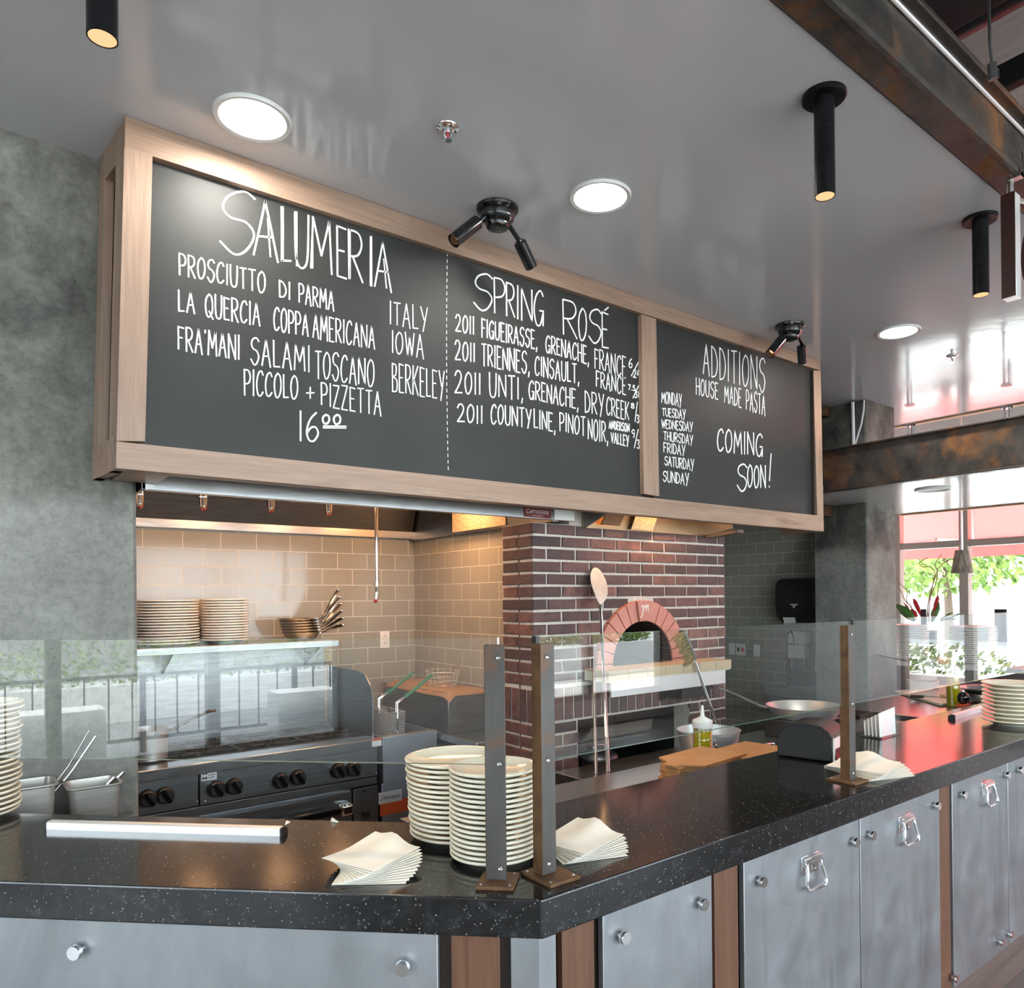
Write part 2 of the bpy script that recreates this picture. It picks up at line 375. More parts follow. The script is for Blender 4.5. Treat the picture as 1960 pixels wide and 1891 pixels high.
# ------------------------------------------------------------------ the room
CZ = 3.27                                # underside of the painted ceiling
struct('floor', MB().box(-4.8, -4.8, -.1, 9.8, 5.4, 0), M['floor'])
struct('ceiling', MB().box(-4.5, 1.155, CZ, 6.93, 5.25, CZ + .12), M['ceiling'])
struct('trim_1', MB().box(6.93, 1.155, CZ - .012, 7.0, 5.3, CZ + .2), M['trimwood'])
struct('wall_back', MB().box(-4.6, 4.65, 0, 2.52, 5.3, CZ), M['tile_x'])
struct('wall_oven', MB().box(2.52, 3.345, 0, 2.75, 5.3, CZ), M['tile_y'])
struct('wall_alcove', MB().box(2.75, 5.0, 0, 6.2, 5.3, CZ), M['tile_x'])
struct('wall_sink', MB().box(6.2, 3.535, 0, 6.35, 5.3, CZ), M['tile_y'])
# concrete columns
mb = MB(); c = .012
mb.prism([(-1.3, 3.06, 0), (.525 - c, 3.06, 0), (.525, 3.06 + c, 0), (.525, 3.75, 0), (-1.3, 3.75, 0)], (0, 0, CZ))
tag(struct('pillar_kitchen', mb, M['concrete'], smooth=False), 'broad rough concrete pillar rising behind the hotel pans', 'pillar')
mb = MB(); mb.prism([(5.77, 3.06 + c, 0), (5.77 + c, 3.06, 0), (6.24, 3.06, 0), (6.24, 3.53, 0), (5.77, 3.53, 0)], (0, 0, CZ))
tag(struct('pillar_bar', mb, M['concrete'], smooth=False), 'concrete pillar beside the paper towel dispenser', 'pillar')

# window walls with mullions: x faces, pane + frame
def window_wall(tagname, a, b, z0, z1, nb, base_h, transom, top, num):
    a, b = Vector(a), Vector(b); d = (b - a); L = d.length; d.normalize(); n = Vector((-d.y, d.x, 0))
    th = .07
    def bx(mb, u0, u1, za, zb, t=th): mb.obox(a + d * (u0 + u1) / 2 + Vector((0, 0, (za + zb) / 2)), d * (u1 - u0) / 2, n * t, Vector((0, 0, (zb - za) / 2)))
    mb = MB(); bx(mb, 0, L, 0, base_h); bx(mb, 0, L, z1, top)
    struct('wall_' + tagname, mb, M['white'])
    fr = MB()
    for i in range(nb + 1): u = L * i / nb; bx(fr, max(0, u - .05), min(L, u + .05), base_h, z1, .06)
    bx(fr, 0, L, transom - .04, transom + .04, .055); bx(fr, 0, L, base_h, base_h + .07, .058)
    w = struct('window_%d' % num, fr, M['alum_frame'])
    for i in range(nb):
        u0, u1 = L * i / nb + .05, L * (i + 1) / nb - .05
        for za, zb in ((base_h + .07, transom - .04), (transom + .04, z1)):
            g = MB(); bx(g, u0, u1, za, zb, .004); part('window_pane', g, M['winglass'], w)
M['alum_frame'] = plain('window_frame_taupe', (.30, .28, .25), .45)
window_wall('right', (9.5, 5.44, 0), (9.5, -1.9, 0), .25, 3.6, 9, .25, 2.29, 4.7, 1)
window_wall('front', (7.85, -4.6, 0), (-4.5, -4.6, 0), .35, 3.7, 9, .35, 2.9, 4.7, 2)
window_wall('left', (-4.6, -.6, 0), (-4.6, 2.9, 0), .35, 3.7, 3, .35, 2.9, 4.7, 3)
struct('wall_corner', MB().box(-4.7, 2.9, 0, -4.55, 5.3, 4.7).box(-4.7, -4.7, 0, -4.55, -.6, 4.7), M['white'])
struct('wall_end', MB().box(9.43, -4.7, 0, 9.57, -1.9, 4.7).box(7.85, -4.67, 0, 9.5, -4.53, 4.7), M['white'])
# open roof void above the painted ceiling
struct('roof_deck', MB().box(-4.8, -4.8, 4.7, 9.8, 5.5, 4.8), M['deck'])
struct('wall_upper', MB().box(-4.6, 5.25, CZ, 9.6, 5.35, 4.7).box(6.35, 5.25, 0, 9.6, 5.35, CZ), M['white'])  # added above and behind the walls to stop sky light leaking in
for (px, py, z, w, h, txt) in [(1880, 30, 4.05, .42, .4, 'wide black roof joist crossing above the rusty beam, nearest the picture top'),
                               (1952, 168, 4.1, .07, .12, 'thin black roof joist lowest of three above the rusty beam')]:
    p = Zp(px, py, z)
    single('roof_joist', txt, 'joist', MB().box(p.x - w, -4.4, z, p.x, 5.2, z + h), M['satinblack'], group='black joists in the open roof', bevel=.01)
p = Zp(1900, 72, 4.1)
single('roof_duct', 'round black roof duct between two joists above the rusty beam', 'duct', MB().cyl((p.x - .13, -4.4, 4.23), (p.x - .13, 5.2, 4.23), .13, n=28), M['satinblack'])
p = Yp(1917, 150, .75)
single('hanger_rod', 'thin black rod hanging from the roof behind the rusty beam', 'rod', MB().cyl((p.x, p.y, 3.3), (p.x, p.y, 4.7), .012, n=8), M['satinblack'])
p = Yp(1900, 140, .8)
t = thing('turnbuckle', 'small black turnbuckle on a cable above the rusty beam', 'turnbuckle', (p.x, p.y, 4.69))
part('cable', MB().cyl(Yp(1894, 80, .8), (Yp(1894, 80, .8).x, .8, 4.7), .004, n=6).cyl(Yp(1894, 80, .8), Yp(1899, 125, .8), .004, n=6), M['satinblack'], t)
part('buckle', MB().cyl(Yp(1898, 122, .8), Yp(1901, 152, .8), .012, n=8).tube([Yp(1902, 128, .8), Yp(1909, 135, .8), Yp(1909, 150, .8)], .005, 6), M['satinblack'], t)

# ------------------------------------------------------------------ outside
M['paving'] = mottled('pale_paving', [(.3, (.40, .40, .39)), (.7, (.50, .50, .48))], .9, 0, .8, 4)
struct('ground', MB().box(-4.75, -40, -.25, 9.6, 40, -.12), M['paving'])
M['asphalt'] = mottled('grey_asphalt', [(.3, (.15, .155, .165)), (.7, (.22, .225, .235))], .9, 0, 1.2, 4)
struct('forecourt', MB().box(9.6, -40, -.25, 45, 40, -.121), M['paving'])
struct('street', MB().box(-40, -40, -.25, -4.75, 40, -.121), M['asphalt'])
M['facade'] = mottled('pale_facade', [(.3, (.24, .235, .24)), (.7, (.32, .31, .31))], .9, 0, .5, 3)
M['leaf'] = mottled('bright_leaves', [(.3, (.05, .12, .015)), (.7, (.22, .34, .05))], .6, 0, 6, 3)
M['trunk'] = plain('bark', (.10, .07, .05), .9)
def leaf_cloud(c, rx, ry, rz, n, s, rnd):
    mb = MB()
    for _ in range(n):
        while True:
            q = Vector((rnd.uniform(-1, 1), rnd.uniform(-1, 1), rnd.uniform(-1, 1)))
            if q.length <= 1: break
        q = Vector(c) + Vector((q.x * rx, q.y * ry, q.z * rz)); a = Vector((rnd.gauss(0, 1), rnd.gauss(0, 1), rnd.gauss(0, 1))).normalized(); bb = a.orthogonal().normalized()
        ss = s * rnd.uniform(.6, 1.3); cc = a.cross(bb)
        mb.add([q - bb * ss, q + cc * ss * .5 + a * ss * .15, q + bb * ss, q - cc * ss * .5 + a * ss * .15], [(0, 1, 2), (0, 2, 3)])
    return mb
rnd = random.Random(3)
for i, (x, y, z, r, lab) in enumerate([(17.5, 7.4, 2.7, 1.5, 'leafy street tree seen past the hanging pendant lamp'), (15.5, 3.2, 2.9, 1.5, 'leafy street tree at the picture edge beyond the awning'), (21, 11.6, 2.4, 1.6, 'pale street tree beside the concrete pillar edge')]):
    t = thing('street_tree', lab, 'tree', (x, y, -.12))
    part('trunk', MB().tube([(x, y, -.13), (x + .05, y, 1.2), (x, y + .05, z)], [.12, .09, .06], 10), M['trunk'], t)
    part('crown', leaf_cloud((x, y, z), r, r * 1.2, r * .75, 1500, .13, rnd), M['leaf'], t, smooth=False)
def planter(name, x0, y0, x1, y1, lab, h=.55, lh=.35):
    t = thing('planter', lab, 'planter', ((x0 + x1) / 2, (y0 + y1) / 2, -.12))
    part('trough', MB().box(x0, y0, -.12, x1, y1, h), M['white'], t, bevel=.01)
    part('shrubs', leaf_cloud(((x0 + x1) / 2, (y0 + y1) / 2, h + lh * .5), (x1 - x0) / 2, (y1 - y0) / 2, lh, 2200, .05, rnd), M['leaf'], t, smooth=False)
planter('planter', 10.6, -7.0, 11.4, -1.0, 'long white planter box of low shrubs outside the bar window')
planter('planter', 9.6, -10.5, 13.6, -9.8, 'long white planter box of shrubs outside the front window', .62, .25)
planter('planter', -11.0, -4.0, -10.3, 4.2, 'white planter wall with shrubs on the terrace side', .45, .5)
t = thing('railing', 'black terrace railing mirrored in the angled glass', 'railing', (-7.5, 0, -.12))
for y in (-3, -1.2, .6, 2.4, 4.2): part('post', MB().box(-7.53, y - .03, -.121, -7.47, y + .03, .85), M['satinblack'], t)
part('rails', MB().box(-7.52, -3, .8, -7.48, 4.2, .84).box(-7.52, -3, .05, -7.48, 4.2, .09), M['satinblack'], t)
for k in range(30): part('baluster', MB().box(-7.508, -2.9 + k * .24, .09, -7.492, -2.884 + k * .24, .8), M['satinblack'], t)
for y, lab in ((-.9, 'low white wall nearer the middle of the terrace, mirrored in the angled glass'), (1.5, 'low white wall at the terrace end, mirrored in the angled glass')):
    single('garden_wall', lab, 'wall block', MB().box(-6.6, y - .35, -.12, -6.2, y + .35, .62), M['white'], bevel=.01)
# parked cars and passers-by are blown out in the photograph; a building is added, wide and tall, to cover the bright sky
single('street_building', 'pale building across the street behind the trees', 'building', MB().box(30, -22, -.12, 33, 32, 9).box(29.9, -8, .1, 30, -5, 2.3).box(29.9, 4, .1, 30, 7, 2.3), M['facade'])
single('street_building', 'pale building beyond the terrace, seen mirrored in the angled glass', 'building', MB().box(-24, -14, -.12, -22, 16, 3.4), M['facade'])
# awning over the far window
m, t_, b_ = nt('red_awning_canvas'); t_.nodes.remove(b_)
o_ = t_.nodes['Material Output']; dd = t_.nodes.new('ShaderNodeBsdfDiffuse'); tl = t_.nodes.new('ShaderNodeBsdfTranslucent'); ad = t_.nodes.new('ShaderNodeMixShader'); ad.inputs[0].default_value = .7
dd.inputs[0].default_value = (.72, .20, .19, 1); tl.inputs[0].default_value = (.86, .29, .28, 1)
t_.links.new(dd.outputs[0], ad.inputs[1]); t_.links.new(tl.outputs[0], ad.inputs[2]); t_.links.new(ad.outputs[0], o_.inputs[0]); M['awning'] = m
t = thing('awning', 'red canvas awning with white struts outside the bar window', 'awning', (9.62, 2.5, 2.2))
ax0, ax1, az0, az1 = 9.62, 10.75, 3.55, 2.42
mb = MB(); mb.prism([(ax0, -4, az0), (ax1, -4, az1), (ax1, -4, az1 + .012), (ax0, -4, az0 + .012)], (0, 12, 0)); part('canopy', mb, M['awning'], t, smooth=False)
part('valance', MB().box(ax1, -4, az1 - .24, ax1 + .012, 8, az1), M['awning'], t, smooth=False)
for k in range(8):
    y = 6.9 - k * 1.35
    part('strut', MB().cyl((ax0, y, az1 - .05), (ax1 - .02, y, az1 - .02), .018, n=8).cyl((ax0, y - .35, az0 - .03), (ax1 - .02, y, az1 - .02), .014, n=8), M['white'], t)
part('front_rail', MB().cyl((ax1 - .03, -4, az1 - .02), (ax1 - .03, 8, az1 - .02), .02, n=8), M['white'], t)

# ------------------------------------------------------------------ steel work
t = thing('steel_channel_beam', 'rusty steel channel beam edging the painted ceiling', 'beam', (2.5, 1.1, CZ - .006))
part('web', MB().box(-4.4, 1.055, CZ - .006, 6.95, 1.15, CZ + .175), M['rust'], t, bevel=.006)
part('flange', MB().box(-4.4, 1.006, CZ + .17, 6.95, 1.15, CZ + .19), M['rust'], t, bevel=.004)
part('lip', MB().box(-4.4, 1.045, CZ - .010, 6.95, 1.06, CZ + .012), M['bar'], t)
part('weld_bead', MB().tube([(-4.4, 1.048, CZ + .166), (6.95, 1.048, CZ + .166)], .007, 8), M['alu'], t)  # bright strip standing in for the highlight along the flange joint
CNZ = 2.433
t = thing('steel_channel_beam', 'rusty steel channel beam running out from the menu board end', 'beam', (4.97, 1.5, CNZ - .004))
part('web', MB().box(4.945, -2.0, CNZ - .004, 4.96, 2.95, CNZ + .30), M['rust'], t)
part('flange', MB().box(4.905, -2.0, CNZ - .004, 4.96, 2.95, CNZ + .008), M['rust'], t, bevel=.003)
part('flange', MB().box(4.905, -2.0, CNZ + .292, 4.96, 2.95, CNZ + .304), M['rust'], t, bevel=.003)
struct('ceiling_canopy', MB().box(4.96, -2.0, CNZ, 6.91, 3.34, CNZ + .05), M['ceiling'])
struct('trim_2', MB().box(6.91, -2.0, CNZ - .012, 6.96, 3.34, CNZ + .12), M['trimwood'])
for z, lab, yy in ((CNZ - .005, 'rusty beam stub meeting the pillar under the lower canopy', 3.36), (CZ - .005, 'rusty beam stub meeting the pillar under the painted ceiling', 3.36)):
    single('beam_stub', lab, 'beam', MB().box(4.75, yy, z - .085, 5.765, yy + .1, z), M['rust'], group='beam stubs beside the pillar', bevel=.004)
for i, (px, py) in enumerate(((1742, 838), (1927, 806))):
    p = Zp(px, py - 14, CZ - .02) if False else Xp(px, py, 6.6)
    single('hanging_clamp', ['chrome hanging clamp over the lower canopy nearer the pillar', 'chrome hanging clamp over the lower canopy nearer the picture edge'][i], 'clamp',
           MB().box(p.x - .03, p.y - .035, p.z - .1, p.x + .03, p.y - .02, p.z + .12).box(p.x - .03, p.y - .035, p.z + .1, p.x + .03, p.y + .035, p.z + .12).cyl((p.x, p.y + .015, CNZ + .05), (p.x, p.y + .015, p.z + .1), .012, n=8), M['chrome'], bevel=.004)
single('conduit', 'thin grey conduit running down the pillar side', 'conduit', MB().cyl(Xp(1632, 770, 5.74), Xp(1634, 862, 5.74), .014, n=8), M['alu'])
single('cable', 'thin white cable curving down the pillar side', 'cable', MB().tube([Xp(x, y, 5.72) for x, y in ((1654, 766), (1653, 785), (1649, 810), (1643, 830), (1637, 850), (1632, 868))], .008, 6), M['white'])

# ------------------------------------------------------------------ ceiling fittings
M['lens'] = emit('lamp_lens', (1.0, .99, .93), 5)
M['warm'] = emit('warm_lamp_inside', (1.0, .55, .27), .55)
M['hot'] = emit('hot_bulb', (1.0, .9, .75), 8)
M['ring'] = plain('white_lamp_ring', (.66, .66, .65), .4)
def downlight(px, py, lab, grp, z=CZ, on=True, r=.122):
    p = Zp(px, py, z); t = thing('ceiling_downlight', lab, 'downlight', p, grp)
    part('trim_ring', MB().lathe([(r * .82, -.002), (r * .86, -.009), (r * .97, -.011), (r, -.004), (r, 0)], p, 48), M['ring'], t)
    part('lens', MB().lathe([(0, -.004), (r * .82, -.004), (r * .84, -.001)], p, 48), M['lens'] if on else M['white'], t)
    if on: area('downlight_lamp', p - Vector((0, 0, .02)), p - Vector((0, 0, 1)), r * 1.5, r * 1.5, 6, (1, .95, .86))
    return t
downlight(484, 225, 'lit round downlight above the menu board heading SALUMERIA', 'round downlights')
downlight(1149, 375, 'lit round downlight between two black ceiling spots', 'round downlights')
downlight(1720, 634, 'lit round downlight smallest of three, beyond the board end', 'round downlights')
downlight(1786, 936, 'unlit round downlight rim under the lower canopy', 'round downlights', CNZ, False)
def sprinkler(px, py, lab):
    p = Zp(px, py, CZ); t = thing('fire_sprinkler', lab, 'sprinkler', p, 'ceiling sprinklers')
    part('escutcheon', MB().lathe([(.0, -.012), (.02, -.012), (.026, -.006), (.037, -.003), (.038, 0)], p, 28), M['chrome'], t)
    mb = MB().cyl(p, p - Vector((0, 0, .02)), .011, n=12)
    for s in (-1, 1): mb.tube([p + Vector((.011 * s, 0, -.015)), p + Vector((.014 * s, 0, -.03)), p + Vector((.004 * s, 0, -.042))], .0025, 6)
    part('frame_arms', mb, M['chrome'], t); part('bulb', MB().cyl(p - Vector((0, 0, .02)), p - Vector((0, 0, .042)), .003, n=8), M['redbtn'], t)
    mb = MB().cyl(p - Vector((0, 0, .042)), p - Vector((0, 0, .044)), .014, n=16); part('deflector', mb, M['chrome'], t)
sprinkler(857, 244, 'chrome fire sprinkler in the ceiling between the first two downlights')
sprinkler(1822, 681, 'chrome fire sprinkler in the reflective far ceiling')
def tube_spot(px, py, zb, lab, lean=0):
    p = Zp(px, py, CZ); t = thing('ceiling_tube_light', lab, 'spotlight', p, 'black ceiling tube lights')
    q = Vector((p.x, p.y, zb))
    part('flange', MB().lathe([(0, -.014), (.064, -.014), (.068, -.010), (.068, 0)], p, 36), M['tubeblack'], t)
    h = p.z - zb
    prof = [(.0315, 0.0), (.0315, -h * .33), (.0300, -h * .335), (.0300, -h * .34), (.0315, -h * .345), (.0315, -h * .62), (.0300, -h * .625), (.0300, -h * .63), (.0315, -h * .635), (.0315, -h), (.0285, -h), (.0285, -h + .09), (0, -h + .09)]
    part('tube', MB().lathe(prof, p, 28), M['tubeblack'], t)
    part('reflector', MB().lathe([(.0283, -h + .001), (.026, -h + .03), (.016, -h + .062), (.010, -h + .066)], p, 24), M['warm'], t)
    part('bulb', MB().lathe([(0, -h + .058), (.012, -h + .06), (.014, -h + .068)], p, 16), M['hot'], t)
    spot('tube_lamp', q + Vector((0, 0, .02)), q - Vector((0, 0, 1)), 14, (1, .78, .55), 55)
p0 = Yp(197, 72, 1.27)
tube_spot(*(1577, 183), 2.95, 'black tube light hanging below the ceiling nearest the rusty beam middle')
tube_spot(*(1876, 418), 2.946, 'black tube light hanging below the ceiling beside the hanging sign letters')
# the one cut by the top of the frame
px0 = Yp(200, 70, 1.6)
def tube_at(x, y, zb, lab):
    p = Vector((x, y, CZ))
    t = thing('ceiling_tube_light', lab, 'spotlight', p, 'black ceiling tube lights'); h = CZ - zb
    part('flange', MB().lathe([(0, -.014), (.064, -.014), (.068, -.010), (.068, 0)], p, 36), M['tubeblack'], t)
    prof = [(.0315, 0.0), (.0315, -h * .33), (.0300, -h * .335), (.0300, -h * .34), (.0315, -h * .345), (.0315, -h), (.0285, -h), (.0285, -h + .09), (0, -h + .09)]
    part('tube', MB().lathe(prof, p, 28), M['tubeblack'], t)
    part('reflector', MB().lathe([(.0283, -h + .001), (.026, -h + .03), (.016, -h + .062), (.010, -h + .066)], p, 24), M['warm'], t)
    part('bulb', MB().lathe([(0, -h + .058), (.012, -h + .06), (.014, -h + .068)], p, 16), M['hot'], t)
    spot('tube_lamp', (x, y, zb + .02), (x, y, zb - 1), 14, (1, .78, .55), 55)
pz = Zp(196, 74, 2.95); tube_at(pz.x, pz.y, 2.95, 'black tube light cut by the top edge of the picture')
def twin_spot(px, py, heads, lab, depth):
    p = Zp(px, py, CZ); t = thing('ceiling_twin_spotlight', lab, 'spotlight', p, 'black twin spotlights')
    prof = [(.001, -.088), (.030, -.087), (.044, -.080), (.049, -.070), (.049, -.064), (.064, -.052), (.068, -.040), (.068, -.022), (.074, -.019), (.084, -.012), (.086, -.004), (.086, 0)]
    part('canopy', MB().lathe(prof, p, 40), M['black'], t)
    for (a0, a1, h0, h1, dy, aim) in heads:
        A0, A1 = Yp(*a0, p.y), Yp(*a1, p.y + dy * .5); H0, H1 = Yp(*h0, p.y + dy * .5), Yp(*h1, p.y + dy)
        part('arm', MB().cyl(A0, A1, .0105, n=14).ell(A1, (.013, 0, 0), (0, .013, 0), (0, 0, .013), 12, 8), M['black'], t)
        ax = (H1 - H0); L = ax.length; rr = .0275
        hd = part('lamp_head', MB().lathe([(0, 0), (rr * .8, 0), (rr, .006), (rr, L * .62), (rr * .965, L * .625), (rr * .965, L * .632), (rr, L * .637), (rr, L), (rr * .88, L), (rr * .84, L * .75), (0, L * .72)], H0, 28, ax), M['black'], t)
        part('bulb', MB().lathe([(0, L * .74), (rr * .55, L * .75), (rr * .7, L * .80)], H0, 18, ax), M['warm'], hd)
        if aim: spot('board_spot', H1 + ax.normalized() * .01, aim[0], aim[1], (1, .86, .62), aim[2], 1.0, .02)
twin_spot(952, 399, [((932, 412), (912, 428), (915, 424), (868, 461), .02, (Yp(352, 395, 2.74), 3, 60)), ((972, 428), (994, 461), (994, 462), (1017, 511), .06, None)], 'glossy black twin spotlight above the dashed chalk line', 0)
twin_spot(1512, 623, [((1504, 638), (1497, 650), (1497, 648), (1474, 677), .02, None), ((1526, 640), (1536, 659), (1534, 661), (1536, 695), .06, None)], 'glossy black twin spotlight above the ADDITIONS heading', 0)
# hanging letters at the picture edge
M['signbrown'] = plain('sign_dark_brown', (.035, .010, .007), .35, .2)
t = thing('hanging_sign', 'hanging dark brown and steel sign letters under the rusty beam', 'sign', (3.2, 1.08, 2.826))
a, bq = Yp(1934, 375, 1.08), Yp(1936, 572, 1.08)
xx = bq.x
part('letter', MB().box(xx - .028, 1.056, bq.z, xx - .024, 1.104, a.z), M['signbrown'], t)
part('letter_return', MB().box(xx - .024, 1.056, bq.z, xx + .028, 1.104, a.z), M['alu'], t, bevel=.002)
cc = Vector((xx + .18, 1.0, (a.z + bq.z) / 2)); mb = MB(); n = 40; v = []
for ro, ri, x0, x1, nm, mt in ((.196, .150, -.028, -.024, 'letter', 'signbrown'), (.196, .150, -.024, .028, 'letter_return', 'alu')):
    mb = MB(); v = []
    for i in range(n):
        an = 2 * PI * i / n
        for rr_, xo in ((ro, x0), (ro, x1), (ri, x1), (ri, x0)): v.append((cc.x + xo, cc.y + rr_ * .5 * math.cos(an), cc.z + rr_ * math.sin(an)))
    mb.add(v, [(i * 4 + k, ((i + 1) % n) * 4 + k, ((i + 1) % n) * 4 + (k + 1) % 4, i * 4 + (k + 1) % 4) for i in range(n) for k in range(4)])
    part(nm, mb, M[mt], t)
part('hanger_bar', MB().cyl((xx, 1.08, a.z), (xx, 1.08, CZ + .02), .012, n=10).box(xx - .016, 1.03, CZ - .022, xx + .016, 1.085, CZ - .012).box(xx - .016, 1.026, CZ - .022, xx + .016, 1.038, CZ + .035).cyl((xx, 1.032, CZ + .03), (xx, 1.032, CZ + .07), .008, n=8).beam((xx, 1.08, a.z - .01), (xx + .22, 1.0, a.z - .01), .012, .012), M['chrome'], t)
# ------------------------------------------------------------------ menu board
YB = 2.73
q = lambda p, y=YB: Yp(p[0], p[1], y)
OTL, OBL, OTR, OBR = (239.8, 225.6), (221.5, 896.4), (1570.5, 686.1), (1577, 1017.4)
ITL, IBL, ITR, IBR = (292.2, 293.8), (278, 844.8), (1557.2, 709), (1564.4, 987.1)
mT0, mT1, mB0, mB1 = (1228, 601), (1256, 610.5), (1232.5, 945), (1262, 950)
TH = Vector((0, .055, 0))
bd = thing('menu_board', 'large walnut framed chalkboard menu hung under the ceiling', 'menu board', (2.5, YB, 2.12))
top = lambda p: Vector((q(p).x, YB, CZ - .001))
part('top_rail', MB().prism([top(OTL), q(ITL), q(ITR), top(OTR)] if False else [top(OTL), q((OTL[0] - 1.5, ITL[1] - 12)), q(ITR) + (q((OTR[0], ITR[1])) - q(ITR)), top(OTR)], TH), M['oak_x'], bd, bevel=.0015)
part('bottom_rail', MB().prism([q((223, 844.5)), q(OBL), q(OBR), q((1576.5, 987.6))], TH), M['oak_x'], bd, bevel=.0015)
part('stile', MB().prism([q((237.5, 281)), q((223, 844)), q(IBL), q(ITL)], TH * .98), M['oak_z'], bd, bevel=.001)
part('stile', MB().prism([q(mT0), q(mB0), q(mB1), q(mT1)], TH * .98), M['oak_z'], bd, bevel=.001)
part('stile', MB().prism([q(ITR), q(IBR), q((1576.4, 987.6)), q((1571, 709))], TH * .98), M['oak_z'], bd, bevel=.001)
# open box ends and underside
xl0, xl1 = q(OBL).x, q(OTL).x
zb = q(OBL).z; YE = 3.045
xe0, xe1 = Yp(176.5, 919.7, YE).x, Yp(191, 299, YE).x        # the end splays a little towards the pillar
def xs(y, lo): a, b_ = (xl0, xe0) if lo else (xl1, xe1); return a + (b_ - a) * (y - YB) / (YE - YB)
xm0, xm1, xn0, xn1 = xs(YB + .10, 1), xs(YB + .10, 0), xs(YE - .07, 1), xs(YE - .07, 0)
mb = MB()
mb.prism([(xl0, YB + .055, zb), (xl1, YB + .055, CZ - .002), (xm1, YB + .10, CZ - .002), (xm0, YB + .10, zb)], (.03, 0, 0))
mb.prism([(xn0, YE - .07, zb), (xn1, YE - .07, CZ - .002), (xe1, YE, CZ - .002), (xe0, YE, zb)], (.03, 0, 0))
part('end_stile', mb, M['oak_z'], bd)
mb = MB(); mb.prism([(xl0, YB + .055, zb), (xe0, YE, zb), (xe0, YE, zb + .11), (xl0, YB + .055, zb + .11)], (.03, 0, 0))
part('end_rail', mb, M['oak_x'], bd); mb = MB()
mb.prism([(xl1, YB + .055, CZ - .002), (xe1, YE, CZ - .002), (xe1 - .003, YE, CZ - .11), (xl1 - .003, YB + .055, CZ - .11)], (.03, 0, 0))
part('end_rail', mb, M['oak_x'], bd)
part('end_panel', MB().box(xl1 + .03, YB + .055, zb + .02, xl1 + .04, YE, CZ - .01), M['darkwood'], bd)
xr = q(OBR).x
part('end_panel', MB().box(xr - .03, YB + .055, q(OBR).z, xr, YE, CZ - .01), M['oak_z'], bd)
part('bottom_return', MB().box(xl0 + .03, YB + .055, zb, xl0 + .17, 3.01, zb + .02).box(xr - .09, YB + .055, zb, xr - .03, 3.01, zb + .02).box(xl0 + .17, YB + .055, zb, xr - .09, YB + .07, zb + .02), M['oak_x'], bd)
part('back_board', MB().box(xl0 + .05, YB + .09, 2.24, xr - .03, YB + .10, CZ - .01), M['darkwood'], bd)
YC = YB + .028
cb = []
for a, b_, c_, d_ in ((ITL, mT0, mB0, IBL), (mT1, ITR, IBR, mB1)):
    P = [q(a), q(d_), q(c_), q(b_)]
    P = [Vector((p.x + (.02 if i in (2, 3) else -.02), YC, p.z + (.02 if i in (0, 3) else -.02))) for i, p in enumerate(P)]
    cb.append(part('chalkboard', MB().prism(P, (0, .012, 0)), M['chalkboard'], bd, smooth=False))
# rebate showing at the far side of each opening
part('rebate', MB().prism([q((1549, 709)), q((1556, 986)), q((1564, 987)), q((1557, 709))], (0, .004, 0)) if False else MB().box(q(ITR).x - .001, YB + .003, q(IBR).z, q(ITR).x + .01, YB + .05, q(ITR).z), M['darkwood'], bd)

